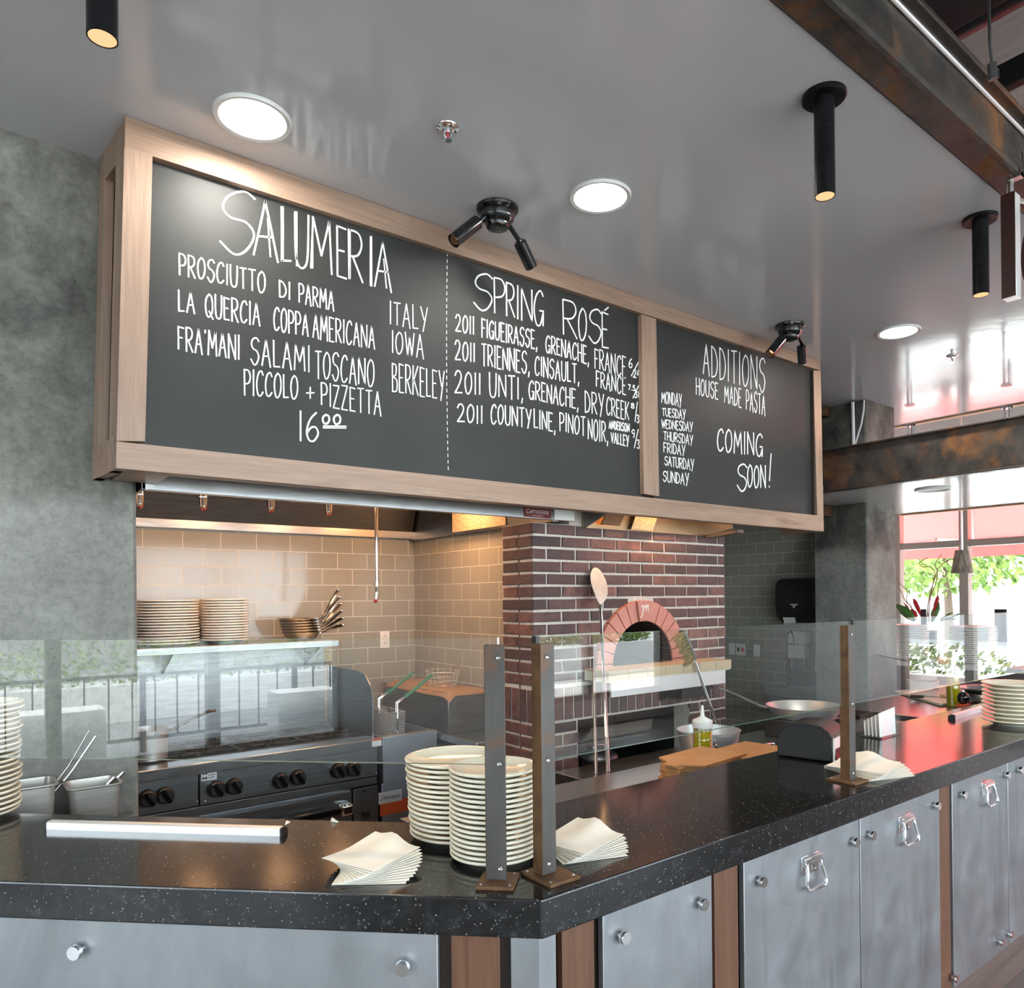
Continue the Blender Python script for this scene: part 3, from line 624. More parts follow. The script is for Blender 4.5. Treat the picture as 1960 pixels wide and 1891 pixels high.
# ---- chalk handwriting: single-stroke capitals
def Sm(pts): return ('s', pts)
GL = {
'A': (.9, [[(0, 0), (.48, 1)], [(.48, 1), (1, -.03)], [(.2, .36), (.8, .38)]]),
'B': (.8, [[(.05, 0), (0, 1)], Sm([(0, 1), (.75, .93), (.7, .62), (.05, .52)]), Sm([(.05, .52), (.9, .42), (.9, .06), (.05, 0)])]),
'C': (.85, [Sm([(1, .84), (.72, 1), (.25, .86), (0, .45), (.2, .06), (.6, .0), (1, .16)])]),
'D': (.85, [[(.05, 0), (0, 1)], Sm([(0, 1), (.6, .88), (1, .48), (.7, .1), (.05, 0)])]),
'E': (.7, [[(0, 1), (.04, 0)], [(0, 1), (.95, .96)], [(.03, .52), (.75, .52)], [(.04, 0), (1, .0)]]),
'F': (.7, [[(0, 1), (.04, 0)], [(0, 1), (1, .96)], [(.03, .52), (.75, .52)]]),
'G': (.95, [Sm([(.95, .85), (.65, 1), (.2, .82), (0, .42), (.25, .03), (.65, .02), (.95, .36)]), [(.6, .42), (1, .42)], [(.97, .42), (.95, 0)]]),
'H': (.85, [[(0, 1), (.04, 0)], [(.95, 1), (1, 0)], [(.02, .5), (.97, .5)]]),
'I': (.18, [[(.5, 1), (.5, 0)]]),
'K': (.85, [[(.05, 1), (0, 0)], [(.95, 1), (.05, .42)], [(.2, .52), (1, 0)]]),
'L': (.65, [[(0, 1), (.05, 0)], [(.05, 0), (1, .02)]]),
'M': (1.1, [[(0, 0), (.1, 1)], [(.1, 1), (.5, .3)], [(.5, .3), (.88, 1)], [(.88, 1), (1, 0)]]),
'N': (.9, [[(.02, 0), (0, 1)], [(0, 1), (1, 0)], [(1, 0), (.98, 1)]]),
'O': (.9, [Sm([(.5, 1), (.12, .8), (0, .45), (.2, .06), (.52, 0), (.88, .2), (1, .55), (.85, .88), (.5, 1)])]),
'P': (.8, [[(.05, 0), (0, 1)], Sm([(0, 1), (.7, .97), (1, .74), (.75, .5), (.05, .44)])]),
'Q': (1, [Sm([(.5, 1), (.12, .8), (0, .45), (.2, .06), (.52, 0), (.88, .2), (.95, .55), (.82, .88), (.5, 1)]), [(.5, .25), (1.02, -.08)]]),
'R': (.85, [[(.05, 0), (0, 1)], Sm([(0, 1), (.7, .96), (.92, .74), (.65, .52), (.05, .46)]), [(.3, .47), (1, 0)]]),
'S': (.85, [Sm([(1, .88), (.7, 1), (.25, .93), (.08, .74), (.3, .58), (.75, .5), (.98, .3), (.75, .05), (.4, -.02), (0, .18)])]),
'T': (.8, [[(0, .98), (1, 1)], [(.5, 1), (.52, 0)]]),
'U': (.85, [Sm([(0, 1), (.02, .4), (.15, .08), (.5, -.02), (.85, .08), (.97, .4), (1, 1)])]),
'V': (.85, [[(0, 1), (.5, 0)], [(.5, 0), (1, 1)]]),
'W': (1.15, [[(0, 1), (.27, 0)], [(.27, 0), (.5, .85)], [(.5, .85), (.75, 0)], [(.75, 0), (1, 1)]]),
'Y': (.85, [[(0, 1), (.5, .45)], [(1, 1), (.35, -.05)]]),
'Z': (.8, [[(0, 1), (.95, 1)], [(.95, 1), (0, 0)], [(0, 0), (1, .0)]]),
'0': (.75, [Sm([(.5, 1), (.12, .8), (0, .45), (.2, .06), (.52, 0), (.88, .2), (1, .55), (.85, .88), (.5, 1)])]),
'1': (.16, [[(.5, 1), (.5, 0)]]),
'2': (.8, [Sm([(0, .78), (.25, .98), (.65, .98), (.88, .75), (.6, .4), (0, .0)]), [(0, 0), (1, .02)]]),
'3': (.75, [Sm([(0, .9), (.5, 1), (.9, .78), (.4, .54), (.95, .3), (.6, .0), (0, .08)])]),
'4': (.8, [[(.35, 1), (0, .4)], [(0, .4), (1, .42)], [(.72, .8), (.7, 0)]]),
'5': (.75, [[(.9, 1), (.2, 1)], [(.2, 1), (.1, .58)], Sm([(.1, .58), (.7, .6), (.95, .3), (.6, .0), (0, .06)])]),
'6': (.75, [Sm([(.8, 1), (.3, .75), (.02, .35), (.2, .04), (.6, .0), (.95, .25), (.75, .48), (.35, .46), (.08, .3)])]),
'7': (.75, [[(0, 1), (1, .98)], [(1, .98), (.35, 0)]]),
'8': (.7, [Sm([(.5, .55), (.1, .78), (.45, 1), (.9, .8), (.5, .52), (.05, .25), (.45, 0), (.95, .22), (.5, .55)])]),
'9': (.75, [Sm([(.9, .8), (.5, 1), (.05, .75), (.35, .5), (.85, .65), (.92, .8), (.8, .3), (.55, 0)])]),
',': (.2, [[(.7, .06), (.2, -.16)]]), '.': (.15, [[(.4, .03), (.6, .0)]]), '+': (.8, [[(0, .45), (1, .5)], [(.5, .9), (.5, .05)]]),
'/': (.5, [[(1, 1), (0, 0)]]), '!': (.2, [[(.9, 1.1), (.5, .22)], [(.4, .04), (.5, .0)]]), "'": (.12, [[(.6, 1.0), (.4, .88)]]), ' ': (.5, []),
}
def smooth_pts(p, k=5):
    out = []
    P = [p[0]] + list(p) + [p[-1]]
    for i in range(1, len(P) - 2):
        a, b_, c_, d_ = [Vector((*v, 0)) for v in P[i - 1:i + 3]]
        for j in range(k):
            t = j / k
            out.append(.5 * ((2 * b_) + (c_ - a) * t + (2 * a - 5 * b_ + 4 * c_ - d_) * t * t + (-a + 3 * b_ - 3 * c_ + d_) * t ** 3))
    out.append(Vector((*p[-1], 0))); return [(v.x, v.y) for v in out]
rt = random.Random(11)
class Chalk:
    def __init__(s): s.mb = MB()
    def line(s, pix, w):
        P = [Yp(x, y, YC - .0012) for x, y in pix]
        ded = [P[0]]
        for p in P[1:]:
            if (p - ded[-1]).length > 1e-4: ded.append(p)
        P = ded
        if len(P) < 2: return
        L, Rr = [], []
        for i, p in enumerate(P):
            d = (P[min(i + 1, len(P) - 1)] - P[max(i - 1, 0)]).normalized(); nn = Vector((-d.z, 0, d.x)); ww = w * .5 * (1 + rt.uniform(-.10, .10))
            e = d * (w * .3 if i == len(P) - 1 else -w * .3 if i == 0 else 0)
            L.append(p + nn * ww + e); Rr.append(p - nn * ww + e)
        n = len(P); s.mb.add(L + Rr, [(i, i + 1, n + i + 1, n + i) for i in range(n - 1)])
    def word(s, txt, x0, x1, t0, t1, b0, b1, w, crop, gap=.34, lean=0, jit=.03):
        ox, oy, sc = crop
        f = lambda x, y: (ox + x / sc, oy + y / sc)
        adv = [GL[c][0] for c in txt]; tot = sum(adv) + gap * (len(txt) - 1); u = 0
        for ch, a in zip(txt, adv):
            dy0, dy1 = rt.uniform(-jit, jit), rt.uniform(-jit, jit)
            for st in GL[ch][1]:
                pts = smooth_pts(st[1]) if st[0] == 's' else [st[0], ((st[0][0] + st[1][0]) / 2, (st[0][1] + st[1][1]) / 2), st[1]]
                out = []
                for gx, gy in pts:
                    uu = (u + gx * a) / tot; gy = gy * (1 + dy1 - dy0) + dy0
                    x = x0 + (x1 - x0) * uu + lean * gy; yb = b0 + (b1 - b0) * uu; yt = t0 + (t1 - t0) * uu
                    out.append(f(x, yb + (yt - yb) * gy))
                s.line(out, w)
            u += a + gap
    def done(s, board, lab): return part('lettering', s.mb, M['chalk'], board, smooth=False, label=lab)
C3, C4 = (160, 220, 2.6486), (840, 380, 2.5789)
W1, W2 = .0052, .0064
k = Chalk()
for ch, x0, x1, t0, t1, b0, b1 in (('S', 692, 868, 388, 388, 695, 705), ('A', 862, 985, 437, 440, 708, 738), ('L', 1003, 1050, 466, 470, 738, 745), ('U', 1072, 1140, 492, 510, 765, 778), ('M', 1153, 1258, 515, 545, 775, 808), ('E', 1285, 1332, 562, 570, 815, 830), ('R', 1343, 1415, 580, 598, 828, 850), ('I', 1446, 1472, 616, 618, 865, 868), ('A', 1476, 1560, 640, 650, 868, 893)):
    k.word(ch, x0, x1, t0, t1, b0, b1, .0072, C3, jit=0)
    if ch in 'ALUMRI': k.word({'U': 'I', 'M': 'I', 'R': 'I', 'L': 'I', 'I': 'I', 'A': 'I'}[ch], x0 + (4 if ch != 'A' else (x1 - x0) * .66), x0 + (12 if ch != 'A' else (x1 - x0) * .66 + 8), t0 + (0 if ch != 'A' else 90), t0 + (0 if ch != 'A' else 90), b0, b0 + (0 if ch != 'A' else 20), .0055, C3, jit=0, lean=(0 if ch != 'A' else -14))
k.done(cb[0], 'chalk heading SALUMERIA')
k = Chalk()
for a in (("PROSCIUTTO", 485, 920, 700, 798, 808, 905), ("DI", 993, 1047, 838, 850, 923, 937), ("PARMA", 1092, 1268, 852, 893, 950, 990),
          ("LA", 482, 562, 885, 900, 995, 1003), ("QUERCIA", 618, 893, 903, 957, 1020, 1070), ("COPPA", 965, 1138, 970, 1012, 1090, 1122), ("AMERICANA", 1163, 1475, 1010, 1072, 1130, 1187),
          ("FRA'MANI", 480, 790, 1072, 1118, 1188, 1240), ("SALAMI", 848, 1146, 1122, 1172, 1258, 1300), ("TOSCANO", 1175, 1472, 1193, 1240, 1332, 1378),
          ("PICCOLO", 815, 1085, 1288, 1325, 1418, 1440), ("+", 1130, 1168, 1375, 1378, 1440, 1442), ("PIZZETTA", 1205, 1507, 1358, 1405, 1470, 1525)): k.word(*a, W1, C3)
k.done(cb[0], 'chalk list of cured meats')
k = Chalk()
k.word("1", 1092, 1108, 1500, 1502, 1650, 1652, .0068, C3, jit=0); k.word("6", 1130, 1192, 1508, 1510, 1652, 1652, .0068, C3, jit=0)
k.word("00", 1212, 1302, 1520, 1520, 1565, 1568, .0075, C3, gap=.5, jit=0)
for y in (1577, 1586): k.line([(160 + 1215 / 2.6486, 220 + y / 2.6486), (160 + 1330 / 2.6486, 220 + (y + 1) / 2.6486)], .005)
k.done(cb[0], 'chalk price sixteen')
k = Chalk()
for a in (("ITALY", 1552, 1743, 942, 978, 1057, 1095), ("IOWA", 1563, 1723, 1092, 1120, 1205, 1235), ("BERKELEY", 1565, 1828, 1256, 1297, 1400, 1443)): k.word(*a, W1, C3)
k.done(cb[0], 'chalk places of origin')
k = Chalk()
for i in range(34):
    y = 484 + i * 12.4; x = 856 - 2.2 * math.sin((y - 480) / 420 * PI) + (y - 480) / 420 * 2
    k.line([(x, y), (x, y + 6)], .0032)
k.done(cb[0], 'dashed chalk line')
k = Chalk()
sp = Chalk()
for ch, x0, x1, t0, t1, b0, b1 in (('S', 173, 264, 368, 375, 545, 552), ('P', 273, 326, 390, 400, 563, 568), ('R', 333, 374, 414, 425, 578, 585), ('I', 383, 396, 430, 430, 592, 595), ('N', 408, 460, 442, 452, 600, 607), ('G', 470, 517, 450, 458, 622, 628), ('R', 612, 682, 498, 510, 668, 692), ('O', 690, 728, 538, 545, 697, 702), ('S', 740, 802, 543, 550, 708, 712), ('E', 806, 837, 560, 566, 733, 738)):
    (sp if x0 < 600 else k).word(ch, x0, x1, t0, t1, b0, b1, .0075, C4, jit=0)
sp.done(cb[0], 'chalk heading SPRING')
k.line([(840 + 818 / 2.5789, 380 + 552 / 2.5789), (840 + 837 / 2.5789, 380 + 537 / 2.5789)], .007)
k.done(cb[0], 'chalk heading ROSÉ')
k = Chalk()
for a in (("2011", 83, 173, 570, 583, 655, 668), ("FIGUEIRASSE,", 212, 485, 593, 652, 682, 742), ("GRENACHE,", 528, 740, 675, 727, 755, 817), ("FRANCE", 770, 922, 740, 782, 835, 885),
          ("2011", 80, 177, 700, 715, 795, 808), ("TRIENNES,", 212, 447, 718, 755, 822, 865), ("CINSAULT,", 475, 692, 775, 822, 870, 915), ("FRANCE", 777, 922, 850, 885, 925, 970),
          ("2011", 80, 205, 850, 865, 955, 965), ("UNTI,", 250, 415, 862, 885, 975, 995), ("GRENACHE,", 445, 688, 895, 945, 985, 1040), ("DRY", 722, 813, 950, 970, 1055, 1070), ("CREEK", 828, 938, 980, 1005, 1065, 1095),
          ("2011", 92, 215, 1012, 1025, 1100, 1110), ("COUNTY", 258, 455, 1013, 1040, 1108, 1130), ("LINE,", 470, 575, 1040, 1060, 1130, 1150), ("PINOT", 597, 722, 1055, 1080, 1145, 1172), ("NOIR,", 737, 835, 1085, 1102, 1185, 1205)): k.word(*a, W2, C4)
k.done(cb[0], 'chalk list of wines')
k = Chalk()
for a in (("ANDERSON", 840, 940, 1095, 1112, 1135, 1152), ("VALLEY", 850, 937, 1155, 1170, 1205, 1222)): k.word(*a, .006, C4)
for a in (("6", 938, 955, 790, 792, 833, 836), ("24", 960, 993, 845, 848, 882, 886), ("7.5", 935, 968, 918, 924, 942, 948), ("30", 967, 998, 945, 950, 982, 986), ("8", 948, 965, 1010, 1012, 1034, 1036), ("32", 977, 1006, 1068, 1072, 1105, 1108), ("9", 952, 968, 1140, 1142, 1178, 1180), ("36", 979, 1007, 1190, 1194, 1232, 1236)): k.word(*a, .0062, C4, jit=0)
for x0, y0, x1, y1 in ((985, 808, 950, 876), (985, 925, 958, 985), (980, 1005, 968, 1100), (984, 1140, 965, 1230)): k.line([(840 + x0 / 2.5789, 380 + y0 / 2.5789), (840 + x1 / 2.5789, 380 + y1 / 2.5789)], .006)
k.done(cb[0], 'chalk prices and small notes')
k = Chalk()
k.word("ADDITIONS", 1305, 1610, 720, 792, 865, 955, .0080, C4); k.word("HOUSE", 1270, 1378, 885, 910, 965, 990, .0075, C4); k.word("MADE", 1410, 1493, 920, 938, 1005, 1030, .0075, C4); k.word("PASTA", 1517, 1610, 945, 967, 1040, 1072, .0075, C4)
k.done(cb[1], 'chalk heading ADDITIONS HOUSE MADE PASTA')
k = Chalk()
for a in (("MONDAY", 1100, 1198, 952, 965, 1005, 1030), ("TUESDAY", 1103, 1217, 1035, 1042, 1070, 1092), ("WEDNESDAY", 1100, 1252, 1090, 1105, 1133, 1150), ("THURSDAY", 1110, 1253, 1150, 1168, 1190, 1218), ("FRIDAY", 1110, 1215, 1205, 1218, 1250, 1270), ("SATURDAY", 1115, 1258, 1272, 1288, 1313, 1345), ("SUNDAY", 1107, 1233, 1345, 1357, 1393, 1415)): k.word(*a, .0060, C4, gap=.28)
k.done(cb[1], 'chalk list of weekdays')
k = Chalk()
k.word("COMING", 1375, 1598, 1133, 1167, 1245, 1272, .0098, C4); k.word("S", 1473, 1520, 1310, 1312, 1438, 1445, .0098, C4, jit=0); k.word("OON", 1524, 1612, 1312, 1320, 1422, 1428, .0098, C4)
k.word("!", 1622, 1642, 1275, 1275, 1425, 1425, .0095, C4, jit=0)
k.done(cb[1], 'chalk words COMING SOON!')
# ------------------------------------------------------------------ granite counter
CT, CB = 1.05, .966
A0 = Vector((.966, 1.235, 0)); DL = Vector((-.70711, .70711, 0)); NL = Vector((.70711, .70711, 0))   # left wing runs along DL
def onL(t, d, z): return A0 + DL * t + NL * d + Vector((0, 0, z))
XR = 6.1
poly = [A0, Vector((XR, 1.235, 0)), Vector((XR, 1.79, 0)), Vector((1.135, 1.79, 0)), onL(2.05, .51, 0), onL(2.05, 0, 0)]
single('granite_countertop', 'long polished black granite countertop turning the corner', 'countertop', MB().prism([p + Vector((0, 0, CB)) for p in poly], (0, 0, CT - CB)), M['granite'], loc=(2.5, 1.5, CB), bevel=.004, smooth=False)
ins = .05
poly2 = [A0 + Vector((.03, ins, 0)), Vector((XR, 1.235 + ins, 0)), Vector((XR, 1.74, 0)), Vector((1.16, 1.74, 0)), onL(2.0, .46, 0), onL(2.0, ins, 0)]
single('counter_carcass', 'dark brown carcass behind the steel counter panels', 'counter', MB().prism([p + Vector((0, 0, .0)) for p in poly2], (0, 0, CB - .001)), M['darkwood'], loc=(2.5, 1.5, 0), smooth=False)
PY = 1.255
ZP = .176
def knob(t, p, n, r=.0155):
    n = Vector(n); mb = MB(); mb.cyl(p, p + n * .012, r * .52, n=14); mb.lathe([(0, .022), (r * .94, .022), (r, .020), (r, .011), (r * .5, .010)], p, 22, n)
    part('standoff_knob', mb, M['chrome'], t)
def trunk_handle(t, p):
    # p: top centre on the panel, panel faces -Y
    h = part('pull_handle', MB().box(p.x - .046, p.y - .004, p.z - .058, p.x + .046, p.y, p.z).cyl((p.x - .046, p.y - .010, p.z - .02), (p.x + .046, p.y - .010, p.z - .02), .009, n=12).box(p.x - .046, p.y - .016, p.z - .012, p.x + .046, p.y - .003, p.z - .004), M['chrome'], t, bevel=.0015)
    y = p.y - .014
    pts = [(p.x - .036, y, p.z - .02), (p.x - .040, y - .006, p.z - .04), (p.x - .052, y - .010, p.z - .075), (p.x - .047, y - .012, p.z - .090), (p.x - .036, y - .012, p.z - .095), (p.x + .036, y - .012, p.z - .095), (p.x + .047, y - .012, p.z - .090), (p.x + .052, y - .010, p.z - .075), (p.x + .040, y - .006, p.z - .04), (p.x + .036, y, p.z - .02)]
    part('bail', MB().tube(pts, .005, 10), M['chrome'], h)
    for s in (-1, 1): part('rivet', MB().ell((p.x + s * .024, p.y - .004, p.z - .048), (.003, 0, 0), (0, .002, 0), (0, 0, .003), 10, 6), M['steel'], h)
def panel(x0, x1, knobs, handle, lab, zb=ZP):
    t = thing('counter_cladding', lab, 'cabinet panel', ((x0 + x1) / 2, PY, zb), 'galvanised steel counter panels')
    part('sheet', MB().box(x0, PY, zb, x1, PY + .018, CB - .001), M['galv'], t, bevel=.0015)
    for px, py in knobs:
        knob(t, Yp(px, py, PY), (0, -1, 0))
    if handle: trunk_handle(t, Yp(handle[0], handle[1], PY))
def post(x0, x1, lab, mat='wal_z'):
    single('counter_batten', lab, 'wood batten', MB().box(x0, PY + .006, ZP if x0 > 2 else 0.02, x1, PY + .024, CB - .001), M[mat], group='walnut battens between the panels', bevel=.001)
panel(1.157, 1.546, [(1187, 1790), (1338, 1727)], None, 'galvanised steel panel without handle, nearest the counter corner on the long side')
panel(1.683, 2.294, [(1451, 1685), (1630, 1610)], (1549, 1634), 'galvanised steel panel with the largest pull handle')
panel(2.300, 2.874, [(1662, 1597), (1787, 1541)], (1731, 1559), 'galvanised steel panel with a pull handle, below the third rusty guard post')
panel(2.985, 3.525, [(1838, 1520), (1922, 1483), (1822, 1870), (1910, 1801)], (1887, 1494), 'galvanised steel panel showing its lower knobs and a small pull handle')
panel(3.531, 4.15, [(1947, 1473), (1928, 1786)], None, 'galvanised steel panel cut by the picture edge')
post(1.04, 1.135, 'walnut batten beside the folded steel corner on the long side')
post(1.564, 1.664, 'walnut batten between the plain panel and the handled panel')
post(2.886, 2.976, 'slim walnut batten right of the two joined handled panels')
single('kick_board', 'grey brown wooden kick board along the counter foot', 'kick board', MB().box(1.0, PY + .012, .002, XR, PY + .03, ZP - .006), M['wal_x'], bevel=.001)
# left wing, face plane d = .02
def lface(t0, t1, z0, z1, d0=.02, d1=.038):
    return MB().prism([onL(t0, d0, z0), onL(t1, d0, z0), onL(t1, d1, z0), onL(t0, d1, z0)], (0, 0, z1 - z0))
t = thing('counter_cladding', 'wide galvanised steel panel on the angled counter wing', 'cabinet panel', onL(.9, .02, ZP), 'galvanised steel counter panels')
part('sheet', lface(.233, 1.7, ZP, CB - .001), M['galv'], t, bevel=.0015)
for px, py in ((153, 1817), (774, 1847)): knob(t, Pl(px, py, onL(0, .02, 0), NL), -NL, .0165)
single('counter_batten', 'orange brown walnut batten on the angled counter wing', 'wood batten', lface(.098, .205, .02, CB - .001, .028, .046), M['wal_z'], group='walnut battens between the panels', bevel=.001)
# folded corner panel
P0 = onL(.072, .02, ZP); P1 = onL(.008, .02, ZP); xq = .962
cp = Vector((A0.x + .006, PY, ZP))
mb = MB().prism([P0, cp, Vector((1.018, PY, ZP)), Vector((1.018, PY + .012, ZP)), cp + Vector((.005, .012, 0)), P0 + NL * .012], (0, 0, CB - .001 - ZP))
single('corner_cladding', 'narrow folded galvanised corner strip under the counter corner', 'corner trim', mb, M['galv'], smooth=False, bevel=.001)

# ------------------------------------------------------------------ sneeze guards
def screw(t, p, n, r=.005):
    n = Vector(n); mb = MB().lathe([(0, .002), (r * .35, .002), (r * .4, .0008), (r, .0025), (r, 0)], p, 14, n); part('screw', mb, M['steel'], t)
def guard_post(t, c, ax, ay, ztop, base, wa=.042, wb=.030, th=.006):
    """L-angle upright; c = outer corner on the counter, ax along the glass, ay into the kitchen"""
    c, ax, ay = Vector(c), Vector(ax), Vector(ay)
    mb = MB().prism([c, c + ax * wa, c + ax * wa + ay * th, c + ax * th + ay * th, c + ax * th + ay * wb, c + ay * wb], (0, 0, ztop - c.z))
    part('post', mb, M['bar'], t, bevel=.001)
    part('post_flange', MB().prism([c - ax * .0008, c + ay * wb - ax * .0008, c + ay * wb, c], (0, 0, ztop - c.z)), M['orust'], t)
    bc, bx_, by_ = base
    m2 = MB().prism([bc - bx_ - by_, bc + bx_ - by_, bc + bx_ + by_, bc - bx_ + by_], (0, 0, .0085)); bp = part('base_plate', m2, M['orust'], t, bevel=.0015)
    for i in (-1, 1):
        for j in (-1, 1): part('bolt', MB().ell(bc + bx_ * i * .76 + by_ * j * .76 + Vector((0, 0, .0085)), (.004, 0, 0), (0, .004, 0), (0, 0, .0025), 10, 6), M['steel'], bp)
def pane(t, a, b_, nrm, z0, z1, th=.010):
    a, b_, nrm = Vector(a), Vector(b_), Vector(nrm)
    mb = MB(); lo = Vector((0, 0, z0)); h = z1 - z0
    P = [a + lo, b_ + lo, b_ + nrm * th + lo, a + nrm * th + lo]
    mb.prism(P, (0, 0, h)); o = part('glass_pane', mb, [M['glass'], M['glassedge']], t, smooth=False)
    for f in o.data.polygons:
        if abs(f.normal.dot(nrm)) < .5: f.material_index = 1
GZ0, GZ1, PT = 1.312, 1.598, 1.584
EX, EY = Vector((1, 0, 0)), Vector((0, 1, 0))
# the angled wing
g = thing('sneeze_guard', 'angled glass sneeze guard with a rusty steel post by the counter corner', 'sneeze guard', (.945, 1.375, CT), 'glass sneeze guards')
c1 = Pl(930.8, 1690, (.945, 1.378, 0), (.70711, .70711, 0)); c1.z = CT
P1a = Zp(930.8, 1690, CT); P1b = Zp(972, 1690, CT)
bc = (Zp(915, 1709, CT) + Zp(981, 1707, CT) + Zp(987, 1673, CT) + Zp(930, 1672, CT)) / 4
guard_post(g, P1a + Vector((0, 0, 0)), -DL, NL, PT, (bc, -DL * .042, NL * .046), wa=.046, wb=.03)
gp = P1a + NL * .012; gp.z = 0
pane(g, gp - DL * .028, gp + DL * 1.75, NL, GZ0, GZ1)
for z in (1.555, 1.318, 1.085): screw(g, P1a - DL * .033 + Vector((0, 0, z - CT)), -NL)
part('end_clip', MB().prism([gp - DL * .028 + Vector((0, 0, PT)), gp - DL * .031 + Vector((0, 0, PT)), gp - DL * .031 + NL * .012 + Vector((0, 0, PT)), gp - DL * .028 + NL * .012 + Vector((0, 0, PT))], (0, 0, .016)), M['alu'], g)
# the long side
g = thing('sneeze_guard', 'glass sneeze guard in front of the brick oven, between two rusty posts', 'sneeze guard', (1.06, 1.33, CT), 'glass sneeze guards')
c2 = Zp(1039, 1683, CT)
bc = (Zp(1058, 1700, CT) + Zp(1106, 1683, CT) + Zp(1060, 1660, CT) + Zp(990, 1672, CT)) / 4
guard_post(g, c2, EX, EY, PT, (bc, EX * .044, EY * .056), wa=.040, wb=.034)
yg = c2.y + .012
x3 = Zp(1627, 1499, CT)
pane(g, (c2.x + .002, yg, 0), (x3.x + .05, yg, 0), EY, GZ0, GZ1)
for z in (1.553, 1.318, 1.083): screw(g, c2 + EX * .016 + Vector((0, 0, z - CT)), -EY)
part('end_clip', MB().box(c2.x - .006, yg - .003, PT + .001, c2.x + .004, yg + .013, GZ1 + .003), M['satinblack'], g)
bc = (Zp(1586, 1497, CT) + Zp(1648, 1508, CT) + Zp(1668, 1499, CT) + Zp(1610, 1492, CT)) / 4
bc = Vector((x3.x + .022, x3.y + .02, CT))
guard_post(g, x3, EX, EY, PT, (bc, EX * .046, EY * .052), wa=.040, wb=.034)
for z in (1.553, 1.318, 1.083): screw(g, x3 + EX * .016 + Vector((0, 0, z - CT)), -EY)
g = thing('sneeze_guard', 'glass sneeze guard beyond the third rusty post, in front of the saucepans', 'sneeze guard', (2.5, 1.33, CT), 'glass sneeze guards')
pane(g, (x3.x + .056, yg, 0), (4.85, yg, 0), EY, GZ0, GZ1)
part('end_clip', MB().box(x3.x + .050, yg - .003, PT + .001, x3.x + .062, yg + .013, GZ1 + .003), M['satinblack'], g)

# ------------------------------------------------------------------ plates
def plate_mesh(name, r, h, foot, mat, rim=.0078, deep=1.0):
    prof = [(0, .004), (foot * .86, .004), (foot * .88, 0), (foot, 0), (foot * 1.03, .004), (r * .86, h * .62), (r - .0035, h - rim), (r - .0006, h - rim * .75), (r, h - rim * .4), (r - .0006, h - rim * .1), (r - .003, h), (r - .009, h - .001), (r * .84, h * .72), (foot * .98, .0075), (0, .0068)]
    me_ = MB().lathe(prof, (0, 0, 0), 44); o = part(name, me_, mat, loc=(0, 0, 0), angle=60); return o
protos = {}
def stack(n, c, r, h, foot, step, mat, where, cat, grp, name='dinner_plate', jit=.002, lean=(0, 0), big_every=0, seed=1):
    rn = random.Random(seed)
    key = (name, r, h, foot, mat.name)
    for i in range(n):
        k_ = n - 1 - i
        lab = ('%s of the %s' % ({0: 'topmost plate', n - 1: 'bottom plate'}.get(k_, ORD[k_] + ' plate from the top'), where))
        loc = Vector(c) + Vector((lean[0] * i + rn.uniform(-jit, jit), lean[1] * i + rn.uniform(-jit, jit), step * i))
        if key not in protos:
            o = protos[key] = plate_mesh(name, r, h, foot, mat); o.location = loc
        else: o = dup(protos[key], loc=loc)
        o.rotation_euler = (rn.uniform(-.004, .004), rn.uniform(-.004, .004), rn.uniform(0, 6))
        tag(o, lab, cat, grp)
FW = Vector((.628, .778, 0))
c = Zp(943, 1658, CT) + FW * .066
stack(18, c, .111, .021, .066, .0121, M['cream'], 'front cream stack behind the corner post', 'plate', 'cream plates stacked in front by the corner', jit=.0012, seed=2)
c = Zp(874, 1616, CT) + FW * .078
stack(16, c, .134, .024, .080, .0128, M['cream'], 'rear cream stack left of the corner post', 'plate', 'cream plates stacked behind by the corner', jit=.0016, lean=(-.0007, .0003), seed=3)
c = Zp(-97, 1578, CT) + FW * .06
stack(22, c, .132, .024, .078, .0152, M['cream'], 'cream stack cut by the left picture edge', 'plate', 'cream plates stacked at the picture edge', jit=.006, lean=(.0004, -.0004), seed=5)
c = Zp(1958, 1392, CT) + FW * .075
stack(10, c, .134, .030, .080, .0195, M['cream'], 'tan lit stack beside the short metal rail', 'plate', 'plates stacked on the far counter', name='soup_plate', jit=.004, seed=6)

